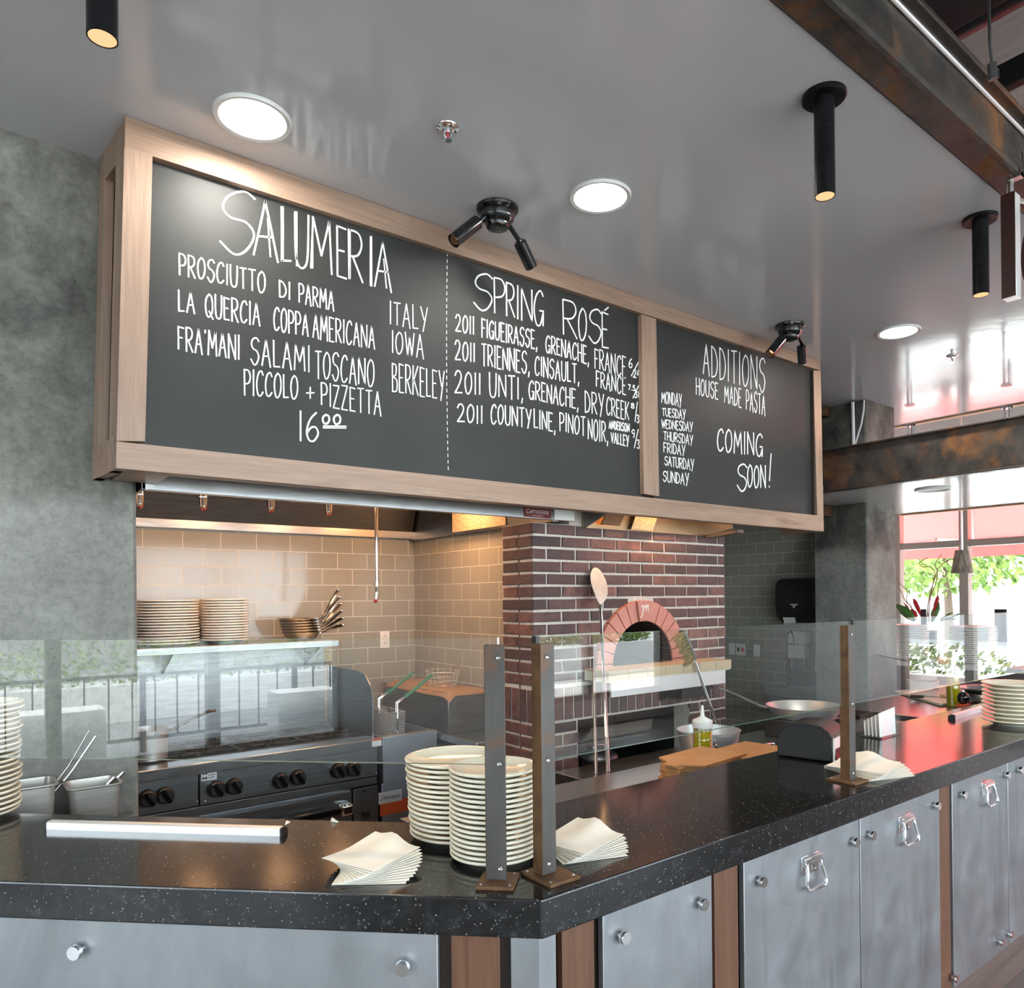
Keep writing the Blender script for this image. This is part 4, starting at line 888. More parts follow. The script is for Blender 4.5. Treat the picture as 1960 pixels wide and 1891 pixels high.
# ------------------------------------------------------------------ paper napkins, fanned
def napkin_pile(c, rot, n, sz, spread, where, grp, seed, fold):
    """thin square sheets fanned about one corner; the upper ones buckle into a soft ridge"""
    rn = random.Random(seed); N = 9; c = Vector(c); SP = .0030
    for i in range(n):
        tp = i / (n - 1); a = rot + spread * (tp - .5) + rn.uniform(-.03, .03); v = []
        for s in (0, 1):
            for j in range(N):
                for k_ in range(N):
                    u, w = j / (N - 1), k_ / (N - 1)
                    ridge = math.exp(-((w - .55) / .24) ** 2) * (u ** 1.3) * fold * (.25 + .75 * tp)
                    lift = .016 * tp * max(0, u + w - 1.45) * 2 + .010 * tp * max(0, .35 - w) * u
                    x, y = (u - .35) * sz, (w - .5) * sz * (1 - .10 * tp * u)
                    v.append((c.x + x * math.cos(a) - y * math.sin(a), c.y + x * math.sin(a) + y * math.cos(a), c.z + SP * i + ridge + lift + s * .0011))
        f = []; NN = N * N
        for j in range(N - 1):
            for k_ in range(N - 1):
                q0 = j * N + k_; f.append((q0, q0 + N, q0 + N + 1, q0 + 1)); f.append((NN + q0, NN + q0 + 1, NN + q0 + N + 1, NN + q0 + N))
        ed = [j * N for j in range(N)] + [(N - 1) * N + k_ for k_ in range(1, N)] + [j * N + N - 1 for j in range(N - 2, -1, -1)] + [k_ for k_ in range(N - 2, 0, -1)]
        for e0, e1 in zip(ed, ed[1:] + ed[:1]): f.append((e0, e1, NN + e1, NN + e0))
        mb = MB().add(v, f); k_ = n - 1 - i
        single('paper_napkin', '%s of the fanned cream napkins %s' % ({0: 'topmost sheet', n - 1: 'bottom sheet'}.get(k_, ORD[k_] + ' sheet from the top'), where), 'napkin', mb, M['napkin'], loc=c + Vector((0, 0, SP * i)), group=grp, angle=50)
napkin_pile(Zp(700, 1668, CT) + Vector((0, 0, .001)), R(-8), 12, .165, 1.0, 'left of the plate stacks', 'napkins left of the plates', 4, .022)
napkin_pile(Zp(1098, 1628, CT) + Vector((0, 0, .001)), R(-5), 9, .17, .5, 'right of the corner posts', 'napkins right of the corner posts', 8, .026)
napkin_pile(Zp(1650, 1480, CT) + Vector((0, 0, .001)), R(-4), 9, .21, .5, 'beside the third rusty post', 'napkins beside the third post', 9, .026)

# ------------------------------------------------------------------ ticket rails
def rail(a, b_, lab, h=.021):
    a, b_ = Vector(a), Vector(b_); d = (b_ - a).normalized(); n = Vector((-d.y, d.x, 0))
    t = thing('ticket_rail', lab, 'ticket rail', (a + b_) / 2, 'metal ticket rails')
    z = Vector((0, 0, 1)); w = .034
    part('channel', MB().prism([a - n * w / 2, a + n * w / 2, a + n * w / 2 + z * h * .55, a + n * .004 + z * h, a - n * w / 2 + n * .006 + z * h, a - n * w / 2 + z * (h - .003)], b_ - a), M['alu'], t, smooth=False)
    for p, s in ((a, -1), (b_, 1)): part('end_cap', MB().prism([p - n * w / 2, p + n * w / 2, p + n * w / 2 + z * h * .55, p + n * .004 + z * h, p - n * w / 2 + n * .006 + z * h, p - n * w / 2 + z * (h - .003)], d * s * .006), M['satinblack'], t, smooth=False)
rail(Zp(98, 1584, CT), Zp(541, 1597, CT) , 'long aluminium ticket rail lying on the angled counter wing', .022)
rail(Zp(1822, 1377, CT), Zp(1912, 1348, CT), 'short aluminium ticket rail near the far plate stack', .026)
single('paper_scrap', 'small scrap of paper under the ticket rail end', 'paper', MB().prism([Zp(545, 1580, CT + .001), Zp(556, 1574, CT + .001), Zp(548, 1571, CT + .001)], (0, 0, .001)), M['paper'])
single('paper_scrap', 'small cream scrap curled on the back counter edge', 'paper', MB().prism([Zp(633, 1572, CT + .001), Zp(645, 1575, CT + .001), Zp(648, 1573, CT + .001), Zp(636, 1565, CT + .014)], (0, .002, .001)), M['napkin'])
# ------------------------------------------------------------------ range hood
HZ = 2.095
t = thing('range_hood', 'long stainless extraction hood over the cooking range', 'extraction hood', (1.5, 3.6, HZ))
hx0, hx1, hy0, hy1 = .535, 2.60, 3.02, 4.645
part('front_lip', MB().box(hx0, hy0, HZ, hx1, hy0 + .03, HZ + .32), M['steelx'], t, bevel=.002)
part('top_plate', MB().box(hx0, hy0 + .03, HZ + .42, hx1, hy1, HZ + .44), M['dsteel'], t)
mb = MB().prism([(hx0 + .02, hy1 - .02, HZ + .035), (hx0 + .02, hy1 - .18, HZ + .42), (hx0 + .02, hy1 - .17, HZ + .42), (hx0 + .02, hy1 - .005, HZ + .035)], (2.49 - hx0 - .02, 0, 0))
part('inner_back', mb, M['dsteel'], t, smooth=False)
part('back_gutter', MB().box(hx0, hy1 - .03, HZ + .008, 2.515, hy1, HZ + .058), M['steelx'], t, bevel=.002)
mb = MB().prism([(2.505, hy0 + .03, HZ), (2.505, 3.34, HZ), (2.505, hy1, HZ), (2.505, hy1, HZ + .42), (2.505, hy0 + .03, HZ + .42)], (.012, 0, 0))
part('side_panel', mb, M['dsteel'], t, smooth=False)
part('side_lip', MB().box(2.48, hy0 + .03, HZ - .004, 2.518, hy1, HZ + .012), M['dsteel'], t)
part('side_panel', MB().box(hx0, hy0, HZ, hx0 + .012, hy1, HZ + .42), M['dsteel'], t)
part('end_sticker', MB().box(Yp(1061, 984, hy0).x, hy0 - .003, HZ + .003, hx1 + .002, hy0 - .0005, HZ + .11), M['paper'], t)
# badge with raised wordmark
def text_mesh(name, txt, mat, parent, origin, ex, ez, height, width, shear=0, off=.0012, label=None, kern=1.0):
    cu = bpy.data.curves.new('tmp', 'FONT'); cu.body = txt; cu.size = 1; cu.shear = shear; cu.space_character = kern; cu.resolution_u = 3
    o = bpy.data.objects.new('tmp', cu); COL.objects.link(o); bpy.context.view_layer.update()
    me_ = bpy.data.meshes.new_from_object(o.evaluated_get(bpy.context.evaluated_depsgraph_get())); bpy.data.objects.remove(o); bpy.data.curves.remove(cu)
    xs = [v.co.x for v in me_.vertices]; ys = [v.co.y for v in me_.vertices]; x0, x1, y0, y1 = min(xs), max(xs), min(ys), max(ys)
    ex, ez = Vector(ex), Vector(ez); nn = ex.cross(ez); mb = MB()
    mb.add([Vector(origin) + ex * ((v.co.x - x0) / (x1 - x0) * width) + ez * ((v.co.y - y0) / (y1 - y0) * height) + nn * off for v in me_.vertices], [tuple(p.vertices) for p in me_.polygons])
    bpy.data.meshes.remove(me_)
    return part(name, mb, mat, parent, smooth=False, label=label)
b0, b1 = Yp(1003, 988, hy0 - .001), Yp(1054, 991, hy0 - .001); bt = Yp(1003, 970, hy0 - .001)
bz0, bz1 = b0.z - .002, bt.z
bdg = part('badge', MB().box(b0.x, hy0 - .004, bz0, b1.x, hy0 - .0005, bz1), M['red'], t, label='dark red badge with white wordmark')
bh = bz1 - bz0; bw = b1.x - b0.x
text_mesh('wordmark', 'C', M['white'], bdg, (b0.x + bw * .07, hy0 - .004, bz0 + bh * .38), EX, (0, 0, 1), bh * .48, bw * .10, .2)
text_mesh('wordmark', 'APTIVE', M['white'], bdg, (b0.x + bw * .17, hy0 - .004, bz0 + bh * .38), EX, (0, 0, 1), bh * .38, bw * .44, .2)
text_mesh('wordmark', 'A', M['white'], bdg, (b0.x + bw * .61, hy0 - .004, bz0 + bh * .38), EX, (0, 0, 1), bh * .48, bw * .10, .2)
text_mesh('wordmark', 'IRE', M['white'], bdg, (b0.x + bw * .72, hy0 - .004, bz0 + bh * .38), EX, (0, 0, 1), bh * .38, bw * .21, .2)
part('small_print', MB().box(b0.x + bw * .3, hy0 - .005, bz0 + bh * .16, b0.x + bw * .7, hy0 - .004, bz0 + bh * .2), M['white'], bdg)
# instruction sheet on the inner side
m, t2, b2 = nt('printed_sheet'); setp(b2, None, .7)
def sheet_mat(nm, axis):
    m, t2, b2 = nt(nm); setp(b2, None, .7)
    tc = t2.nodes.new('ShaderNodeTexCoord'); sp_ = t2.nodes.new('ShaderNodeSeparateXYZ'); t2.links.new(tc.outputs['Object'], sp_.inputs[0])
    cbn = t2.nodes.new('ShaderNodeCombineXYZ'); t2.links.new(sp_.outputs[axis], cbn.inputs[0]); t2.links.new(sp_.outputs[2], cbn.inputs[1])
    br = t2.nodes.new('ShaderNodeTexBrick'); t2.links.new(cbn.outputs[0], br.inputs['Vector']); br.inputs['Scale'].default_value = 1; br.inputs['Brick Width'].default_value = .16; br.inputs['Row Height'].default_value = .012; br.inputs['Mortar Size'].default_value = .0022; br.offset = 0
    nz = noise(t2, cbn.outputs[0], 90, 2); fac = ramp(t2, nz, [(.46, (0, 0, 0)), (.5, (1, 1, 1))])
    ml = mix(t2, 1.0, br.outputs['Fac'], fac, 'MULTIPLY'); t2.links.new(mix(t2, ml, (.50, .40, .27), (.20, .15, .10)), b2.inputs['Base Color']); return m
M['sheet_y'] = sheet_mat('printed_sheet_y', 1); M['sheet_x'] = sheet_mat('printed_sheet_x', 0)
s0, s1 = Xp(866, 1014, 2.5), Xp(968, 1004, 2.5)
part('instruction_sheet', MB().box(2.499, s1.y, HZ + .016, 2.504, s0.y, HZ + .20), M['sheet_y'], t)
M['cap'] = plain('red_nozzle_cap', (.30, .03, .02), .35)
nzs = []
for px, py in ((267, 948), (389, 953), (519, 958), (629, 965)):
    p = Yp(px, py, 3.95); n = part('nozzle', MB().cyl(p + Vector((0, 0, .30)), p + Vector((0, 0, .02)), .007, n=10).cyl(p + Vector((0, 0, .04)), p + Vector((0, 0, .005)), .019, n=12).cyl(p - Vector((0, 0, .0)), p - Vector((0, 0, .042)), .021, .018, n=12).cyl(p - Vector((0, 0, .042)), p - Vector((0, 0, .055)), .012, n=12), M['chrome'], t)
    part('nozzle_cap', MB().ell(p - Vector((0, 0, .056)), (.010, 0, 0), (0, .010, 0), (0, 0, .009), 12, 8).tube([p + Vector((.016 * math.cos(a), .004, -.045 + .018 * math.sin(a))) for a in [i * .5 - 2.4 for i in range(8)]], .0022, 6), M['cap'], n)
pa, pb = Yp(718, 972, 3.9), Yp(721, 1118, 3.9)
dp = part('drop_pipe', MB().cyl((pb.x, 3.9, HZ + .4), (pb.x, 3.9, pb.z), .0105, n=14).cyl((pb.x, 3.9, pb.z + .012), (pb.x, 3.9, pb.z - .012), .015, n=8), M['chrome'], t)
q0 = Vector((pb.x, 3.9, pb.z - .012))
part('nozzle', MB().cyl(q0, q0 + Vector((-.004, -.004, -.035)), .013, n=12).cyl(q0 + Vector((-.004, -.004, -.035)), q0 + Vector((-.010, -.008, -.075)), .014, .011, n=12), M['chrome'], dp)
part('nozzle_cap', MB().ell(q0 + Vector((-.012, -.009, -.083)), (.011, 0, 0), (0, .011, 0), (0, 0, .012), 12, 8), M['cap'], dp)
M['hoodlamp'] = emit('hood_lamp_globe', (1.0, .58, .28), 3)
for x in (.75, 1.3, 1.85, 2.3):
    part('hood_lamp', MB().ell((x, 3.75, HZ + .36), (.05, 0, 0), (0, .05, 0), (0, 0, .06), 16, 10), M['hoodlamp'], t)
    area('hood_light', (x, 3.80, HZ + .26), (x, 4.12, 0), .16, .16, 3.6, (1, .50, .22))

# ------------------------------------------------------------------ wall shelf with plates and pans
SZ = 1.445
t = thing('wall_shelf', 'stainless wall shelf carrying plate stacks and a stack of pans', 'shelf', (1.2, 4.45, SZ))
part('shelf_plate', MB().box(.3, 4.24, SZ - .004, 1.79, 4.64, SZ), M['shelfsteel'], t)
part('front_lip', MB().box(.3, 4.236, SZ - .036, 1.792, 4.246, SZ + .001), M['shelfsteel'], t, bevel=.002)
part('bracket', MB().prism([(1.70, 4.30, SZ - .036), (1.70, 4.64, SZ - .036), (1.70, 4.64, SZ - .2)], (.006, 0, 0)), M['steel'], t)
part('bracket', MB().prism([(.9, 4.30, SZ - .036), (.9, 4.64, SZ - .036), (.9, 4.64, SZ - .2)], (.006, 0, 0)), M['steel'], t)
c = Yp(320, 1222, 4.44); stack(16, (c.x, 4.44, SZ), .160, .022, .10, .0152, M['white_china'], 'wide white stack on the wall shelf', 'plate', 'wide plates on the wall shelf', name='serving_plate', jit=.003, seed=12)
c = Yp(424, 1222, 4.44); stack(16, (c.x + .02, 4.44, SZ + .002), .126, .026, .062, .0150, M['white_china'], 'smaller white stack on the wall shelf', 'plate', 'smaller plates on the wall shelf', name='rim_bowl', jit=.0012, seed=13)
# pans nested
def skillet(c, r, h, hdir, lab, grp, htilt=.35):
    c = Vector(c); t = thing('frying_pan', lab, 'pan', c, grp)
    part('bowl', MB().lathe([(0, 0), (r * .62, 0), (r * .78, h * .25), (r * .95, h * .8), (r, h), (r + .004, h), (r * .97, h * .78), (r * .8, h * .22), (r * .63, -.003), (0, -.003)], c, 36), M['steel'], t)
    d = Vector(hdir).normalized(); z = Vector((0, 0, 1)); p = c + d * (r * .97) + z * h * .8
    part('handle', MB().tube([p, p + d * .03 + z * .004, p + d * .06 + z * (.02 + htilt * .02), p + d * .10 + z * (.03 + htilt * .07), p + d * .135 + z * (.032 + htilt * .11)], [.006, .007, .009, .011, .009], 10).ell(p + d * .137 + z * (.033 + htilt * .112), (.011, 0, 0), (0, .011, 0), (0, 0, .011), 10, 8), M['chrome'], t)
c = Yp(577, 1213, 4.42)
for i in range(6):
    tl = i / 5
    k_ = 5 - i
    skillet((c.x - .004 * i, 4.42, SZ + .004 + .0165 * i), .108 + .0015 * i, .046, (.93, -.35 + .06 * i, 0), ('%s of the nested steel frying pans on the wall shelf' % {0: 'topmost', 5: 'bottom'}.get(k_, ORD[k_] + ' from the top')), 'nested frying pans on the wall shelf', .1 + 1.2 * tl)

# ------------------------------------------------------------------ cooking range
RY = 3.82; RX0, RX1, FX1 = .1, 1.832, 2.20
t = thing('cooking_range', 'stainless gas cooking range with black knobs under the hood', 'range', (1.0, 4.2, 0))
part('body', MB().box(RX0, RY + .03, .1, RX1, 4.6, .875), M['dsteel'], t, bevel=.003)
part('top_ledge', MB().box(RX0, RY - .02, .862, RX1, RY + .115, .915), M['steelx'], t, bevel=.004)
part('drip_tray', MB().box(RX0, RY + .115, .86, RX1, 4.56, .872), M['iron'], t)
part('backsplash', MB().box(RX0, 4.56, .90, RX1, 4.60, SZ - .05).box(RX0, 4.50, .875, RX1, 4.56, .93), M['dsteel'], t, bevel=.003)
xsplit = Yp(381, 1500, RY).x
for a, b_ in ((RX0, xsplit - .003), (xsplit + .003, RX1)): part('control_panel', MB().box(a, RY, .708, b_, RY + .03, .862), M['dsteel'], t, bevel=.002)
part('rail', MB().box(RX0, RY + .004, .66, RX1, RY + .03, .704), M['dsteel'], t, bevel=.004)
for px, py in ((282, 1527), (315, 1521), (413, 1509), (447, 1504), (536, 1493), (569, 1487), (646, 1474), (674, 1471)):
    p = Yp(px, py, RY - .001); mb = MB().lathe([(0, .040), (.032, .040), (.036, .035), (.041, .008), (.041, 0)], p, 26, (0, -1, 0)); kn = part('knob', mb, M['satinblack'], t)
    part('grip', MB().obox(p + Vector((0, -.042, 0)), Vector((.009, 0, .005)), (0, .008, 0), Vector((-.018, 0, .031))), M['black'], kn, bevel=.003)
for i, (px, py) in enumerate(((392, 1473), (378, 1534), (376, 1474), (393, 1533), (720, 1427), (720, 1480))):
    p = Yp(px, py, RY - .001); part('panel_screw', MB().ell(p, (.005, 0, 0), (0, .003, 0), (0, 0, .005), 10, 6), M['chrome'], t)
a, b_ = Yp(385, 1475, RY - .001), Yp(415, 1493, RY - .001)
lb = part('rating_label', MB().box(a.x, RY - .002, b_.z + .004, b_.x, RY - .0003, a.z), M['alu'], t, bevel=.001)
for k_, (u, w_, uw, uh) in enumerate(((.08, .62, .12, .22), (.25, .62, .12, .22), (.08, .22, .12, .18), (.25, .22, .12, .18), (.45, .72, .45, .06), (.45, .5, .45, .05), (.45, .3, .4, .05))):
    part('print', MB().box(a.x + (b_.x - a.x) * u, RY - .0026, b_.z + (a.z - b_.z) * w_, a.x + (b_.x - a.x) * (u + uw), RY - .0019, b_.z + (a.z - b_.z) * (w_ + uh)), M['satinblack'], lb)
# oven door
xd0, xd1 = xsplit + .01, Yp(672, 1540, RY).x
od = part('oven_door', MB().box(xd0, RY - .01, .18, xd1, RY + .03, .645), M['dsteel'], t, bevel=.003)
part('handle', MB().box(xd0 + .06, RY - .058, .545, xd1 - .075, RY - .036, .585), M['black'], od, bevel=.008)
for a_ in (xd1 - .08, xd0 + .012): part('handle_bracket', MB().box(a_, RY - .066, .535, a_ + .068, RY - .01, .595), M['chrome'], od, bevel=.012, seg=3)
part('thermostat_panel', MB().box(xd1 + .012, RY - .008, .18, RX1 - .002, RY + .03, .655), M['dsteel'], t, bevel=.002)
p = Yp(699, 1557, RY - .01); kn = part('knob', MB().lathe([(0, .03), (.018, .03), (.021, .008), (.021, 0)], p, 22, (0, -1, 0)), M['satinblack'], t)
p = Yp(697, 1514, RY - .01); part('indicator', MB().ell(p, (.008, 0, 0), (0, .004, 0), (0, 0, .008), 12, 8), M['black'], t)
# burner grates
gi = 0
for r_i, y0 in enumerate((RY + .13, RY + .38)):
    for j in range(5):
        x0 = .14 + j * .34; x1 = x0 + .325; y1 = y0 + .235; z0, z1 = .895, .917
        mb = MB()
        for s in (0, .5, 1): mb.box(x0, y0 + s * (y1 - y0) - .006, z0, x1, y0 + s * (y1 - y0) + .006, z1)
        for s in (0, 1): mb.box(x0 + s * (x1 - x0) - .006, y0, z0, x0 + s * (x1 - x0) + .006, y1, z1)
        cx_, cy_ = (x0 + x1) / 2, (y0 + y1) / 2
        for an in range(8):
            a = an * PI / 4 + PI / 8; mb.beam((cx_ + .035 * math.cos(a), cy_ + .035 * math.sin(a), .908), (cx_ + .12 * math.cos(a), cy_ + .11 * math.sin(a), .914), .010, .018)
        for sx in (x0, x1):
            for sy in (y0, y1): mb.box(sx - .008, sy - .008, .872, sx + .008, sy + .008, z0)
        gr = part('burner_grate', mb, M['iron'], t, bevel=.002)
        part('burner_cap', MB().lathe([(0, .90), (.03, .899), (.036, .893), (.04, .872)], (cx_, cy_, 0), 20), M['iron'], gr)
# splash guard between range and fryer
single('splash_guard', 'dark steel splash guard standing between the range and the fryer', 'splash guard',
       MB().prism([(1.842, 3.90, .90), (1.842, 4.55, .90), (1.842, 4.55, 1.27), (1.842, 4.10, 1.27), (1.842, 4.0, 1.255), (1.842, 3.93, 1.20), (1.842, 3.90, 1.12)], (.008, 0, 0)), M['dsteel'], smooth=False)
# ------------------------------------------------------------------ fryer
M['bsteel'] = mottled('blue_grey_steel', [(.3, (.34, .37, .42)), (.7, (.44, .47, .52))], .36, .8, 5, 4)
t = thing('deep_fryer', 'steel deep fryer at the end of the range with a wire basket', 'fryer', (2.0, 4.2, 0))
part('body', MB().box(1.856, RY + .0, .1, FX1, 4.5, .66), M['bsteel'], t, bevel=.002)
part('tank_top', MB().box(1.856, RY - .02, .66, FX1, RY + .03, .918).box(1.856, 4.3, .66, FX1, 4.5, .95).box(1.856, RY + .03, .66, 1.87, 4.3, .915).box(FX1 - .014, RY + .03, .66, FX1, 4.3, .915), M['bsteel'], t, bevel=.002)
part('oil', MB().box(1.87, RY + .03, .80, FX1 - .014, 4.3, .86), M['iron'], t)
a, b_ = Yp(724, 1518, RY - .001), Yp(769, 1530, RY - .001)
pl = part('name_plate', MB().box(a.x, RY - .004, b_.z - .004, b_.x, RY - .0004, a.z), M['alu'], t, bevel=.002, label='silver name plate with dark script')
text_mesh('wordmark', 'Frymaster', M['satinblack'], pl, (a.x + (b_.x - a.x) * .22, RY - .004, b_.z + (a.z - b_.z) * .16), EX, (0, 0, 1), (a.z - b_.z) * .5, (b_.x - a.x) * .72, .35)
part('emblem', MB().tube([(a.x + (b_.x - a.x) * u, RY - .0045, b_.z + (a.z - b_.z) * v) for u, v in ((.06, .35), (.12, .28), (.17, .4), (.19, .62), (.16, .7))], .0012, 6), M['satinblack'], pl)
a, b_ = Yp(727, 1537, RY - .001), Yp(792, 1545, RY - .001)
part('warning_label', MB().box(a.x, RY - .003, b_.z - .012, b_.x, RY - .0004, a.z), M['orange'], t, label='orange warning strip')
a, b_ = Yp(712, 1414, RY - .021), Yp(730, 1427, RY - .021)
wl = single('warning_tag', 'small white tag with orange top on the range edge', 'tag', MB().box(a.x, RY - .0235, b_.z, b_.x, RY - .021, a.z), M['paper'])
part('tag_stripe', MB().box(a.x, RY - .0242, a.z - (a.z - b_.z) * .3, b_.x, RY - .0236, a.z), M['orange'], wl)
def basket(c, hx, hy, h, lab, hd, cells=9):
    c = Vector(c); t = thing('fry_basket', lab, 'fry basket', c, 'fry baskets with green grips'); mb = MB(); rw = .002
    for i in range(cells + 1):
        u = -hx + 2 * hx * i / cells
        for s in (-1, 1): mb.tube([c + Vector((u, s * hy, h)), c + Vector((u * .92, s * hy * .92, 0))], rw, 4, caps=False)
        v = -hy + 2 * hy * i / cells
        for s in (-1, 1): mb.tube([c + Vector((s * hx, v, h)), c + Vector((s * hx * .92, v * .92, 0))], rw, 4, caps=False)
        mb.tube([c + Vector((u * .92, -hy * .92, 0)), c + Vector((u * .92, hy * .92, 0))], rw, 4, caps=False)
    for j in range(cells + 1):
        z = h * j / cells; k_ = .92 + .08 * j / cells; r2 = rw if j < cells else .0035
        mb.tube([c + Vector((hx * k_, hy * k_, z)), c + Vector((-hx * k_, hy * k_, z)), c + Vector((-hx * k_, -hy * k_, z)), c + Vector((hx * k_, -hy * k_, z))], r2, 4, closed=True)
    part('wire_mesh', mb, M['wire'], t)
    d = Vector(hd).normalized(); s = Vector((-d.y, d.x, 0)) * .014; p = c + Vector((0, -hy, h)); up = Vector((0, 0, 1))
    part('handle_wires', MB().tube([p + s - up * h * .8, p + s + up * .055, p + s + d * .10 + up * .12], .003, 6).tube([p - s - up * h * .8, p - s + up * .055, p - s + d * .10 + up * .12], .003, 6), M['chrome'], t)
    g0 = p + d * .05 + up * .085
    part('grip', MB().tube([g0 + s, g0 + d * .12 + s * .8 + up * .085, g0 + d * .165 + up * .118, g0 + d * .12 - s * .8 + up * .085, g0 - s], .0065, 8, closed=True), M['green'], t)
c = Zp(726, 1400, .90)
basket((1.985, 3.98, .885), .052, .10, .15, 'wire fry basket in the fryer with a green grip, nearer the corner', (1, -.15, 0))
basket((1.985, 4.19, .885), .052, .08, .15, 'wire fry basket in the fryer with a green grip, half behind the splash guard', (.75, -.15, 0))

# ------------------------------------------------------------------ pots on the range
def pot(c, r, h, mat, lab, grp=None, hdir=None, hl=.2, taper=.9, name='saucepan', rise=.25):
    c = Vector(c); t = thing(name, lab, 'pot', c, grp); w = .0035; rb = r * taper
    part('body', MB().lathe([(0, 0), (rb - .008, 0), (rb, .008), (r - .001, h - .004), (r + .004, h), (r - w, h), (rb - w, .012), (rb - .012, .006), (0, .006)], c, 44), M[mat], t)
    if hdir is not None:
        d = Vector(hdir).normalized(); z = Vector((0, 0, 1)); p = c + d * r + z * h * .82; sd = Vector((-d.y, d.x, 0))
        part('handle', MB().tube([p - d * .004, p + d * .03 + z * .004, p + d * hl * .5 + z * hl * rise * .6, p + d * hl * .85 + z * hl * rise, p + d * hl + z * hl * rise * .98], [.010, .008, .007, .010, .008], 10), M['chrome'], t)
        for s in (-1, 1): part('rivet', MB().ell(p + sd * s * .014 - d * .001, (.006, 0, 0), (0, .006, 0), (0, 0, .006), 10, 6), M['chrome'], t)
    return t
pot((.735, 4.02, .918), .088, .155, 'spun', 'tall aluminium saucepan with a long handle on the range', None, (.93, .35, 0), .27, .9)
pot((.53, 4.25, .918), .135, .27, 'steel', 'large steel stockpot half hidden behind the concrete pillar', None, None, name='stockpot', taper=.98)
# stainless prep table beyond the fryer
t = thing('prep_table', 'stainless prep table in the tiled corner beyond the fryer', 'table', (2.36, 4.0, 0))
part('top', MB().box(2.215, 3.40, .86, 2.51, 4.63, .90), M['steel'], t, bevel=.003)
for y in (3.45, 4.55): part('leg', MB().cyl((2.26, y, 0), (2.26, y, .86), .02, n=12), M['steel'], t)
t = thing('bain_marie', 'square steel food warmer on the prep table behind the plates', 'food warmer', (2.36, 4.1, .90))
part('casing', MB().box(2.23, 3.72, .90, 2.49, 4.55, 1.13), M['dsteel'], t, bevel=.004)
part('rim', MB().box(2.222, 3.71, 1.13, 2.494, 4.56, 1.14), M['steel'], t, bevel=.002)
rn = random.Random(4); mb = MB(); N = 14; v = []
for s in (0, 1):
    for i in range(N):
        for j in range(N):
            u, w_ = i / (N - 1), j / (N - 1); e = max(0, abs(u - .5) * 2 - .8) + max(0, abs(w_ - .5) * 2 - .85)
            v.append((2.205 + u * .29, 3.66 + w_ * .86, 1.146 + rn.uniform(0, .006) - e * .16 + s * .0012))
f = []
for i in range(N - 1):
    for j in range(N - 1):
        q0 = i * N + j; f.append((q0, q0 + N, q0 + N + 1, q0 + 1)); f.append((N * N + q0, N * N + q0 + 1, N * N + q0 + N + 1, N * N + q0 + N))
mb.add(v, f); single('parchment_sheet', 'brown parchment sheet draped over the food warmer', 'parchment', mb, M['parch'], loc=(2.35, 4.1, 1.13))
c = Vector((2.36, 4.0, 1.155)); mb = MB()
for i in range(16):
    a = 2 * PI * i / 16; mb.tube([c + Vector((.095 * math.cos(a), .13 * math.sin(a), .085)), c + Vector((.075 * math.cos(a), .10 * math.sin(a), 0))], .0014, 4, caps=False)
for k_, z in ((.8, .0), (.87, .03), (.94, .06), (1, .085)): mb.tube([c + Vector((.095 * k_ * math.cos(a), .13 * k_ * math.sin(a), z)) for a in [2 * PI * i / 24 for i in range(24)]], .0022, 5, closed=True)
t = thing('wire_basket', 'oval wire basket standing on the parchment', 'wire basket', c)
part('wires', mb, M['wire'], t)
part('handle', MB().tube([c + Vector((0, -.13, .085)), c + Vector((0, -.135, .12)), c + Vector((.03, -.135, .13)), c + Vector((.05, -.13, .085))], .003, 6), M['chrome'], t)
# outlet on the tiles
def wall_plate(px, py, wpx, plane, lab, kind, grp):
    if plane == 'y': p = Yp(px, py, 4.65); ex, n = Vector((1, 0, 0)), Vector((0, -1, 0))
    else: p = Xp(px, py, 6.2); ex, n = Vector((0, -1, 0)), Vector((-1, 0, 0))
    hw = .035 if kind != 'double' else .06; hh = .058; z = Vector((0, 0, 1))
    t = thing('wall_switch' if kind != 'outlet' else 'wall_outlet', lab, 'outlet' if kind == 'outlet' else 'switch', p, grp)
    part('face_plate', MB().obox(p + n * .003, ex * hw, n * .003, z * hh), M['wplastic'] if kind != 'outlet' else M['wplastic'], t, bevel=.0015)
    if kind == 'outlet':
        for s in (-1, 1):
            rc = part('socket', MB().obox(p + n * .0065 + z * s * .022, ex * .016, n * .0015, z * .014), M['wplastic'], t, bevel=.001)
            part('slot', MB().obox(p + n * .0085 + z * s * .024 - ex * .006, ex * .0015, n * .0006, z * .005).obox(p + n * .0085 + z * s * .024 + ex * .006, ex * .0015, n * .0006, z * .005), M['satinblack'], rc)
    elif kind == 'double':
        for s, mm in ((-1, 'satinblack'), (1, 'redbtn')): part('button', MB().obox(p + n * .008 + ex * s * .026, ex * .011, n * .003, z * .020), M[mm], t, bevel=.001)
    else: part('rocker', MB().obox(p + n * .008, ex * .016, n * .003, z * (.035 if kind == 'rocker' else .016)), M['wplastic'], t, bevel=.001)
wall_plate(736, 1224, 0, 'y', 'pale wall outlet in the tiles above the fryer', 'outlet', None)
wall_plate(1401, 1242, 0, 'x', 'white rocker switch nearest the brick oven', 'rocker', 'switches on the grey tiles')
wall_plate(1418, 1243, 0, 'x', 'white double switch with a red button', 'double', 'switches on the grey tiles')
wall_plate(1449, 1245, 0, 'x', 'white toggle switch nearest the soap dispenser', 'toggle', 'switches on the grey tiles')

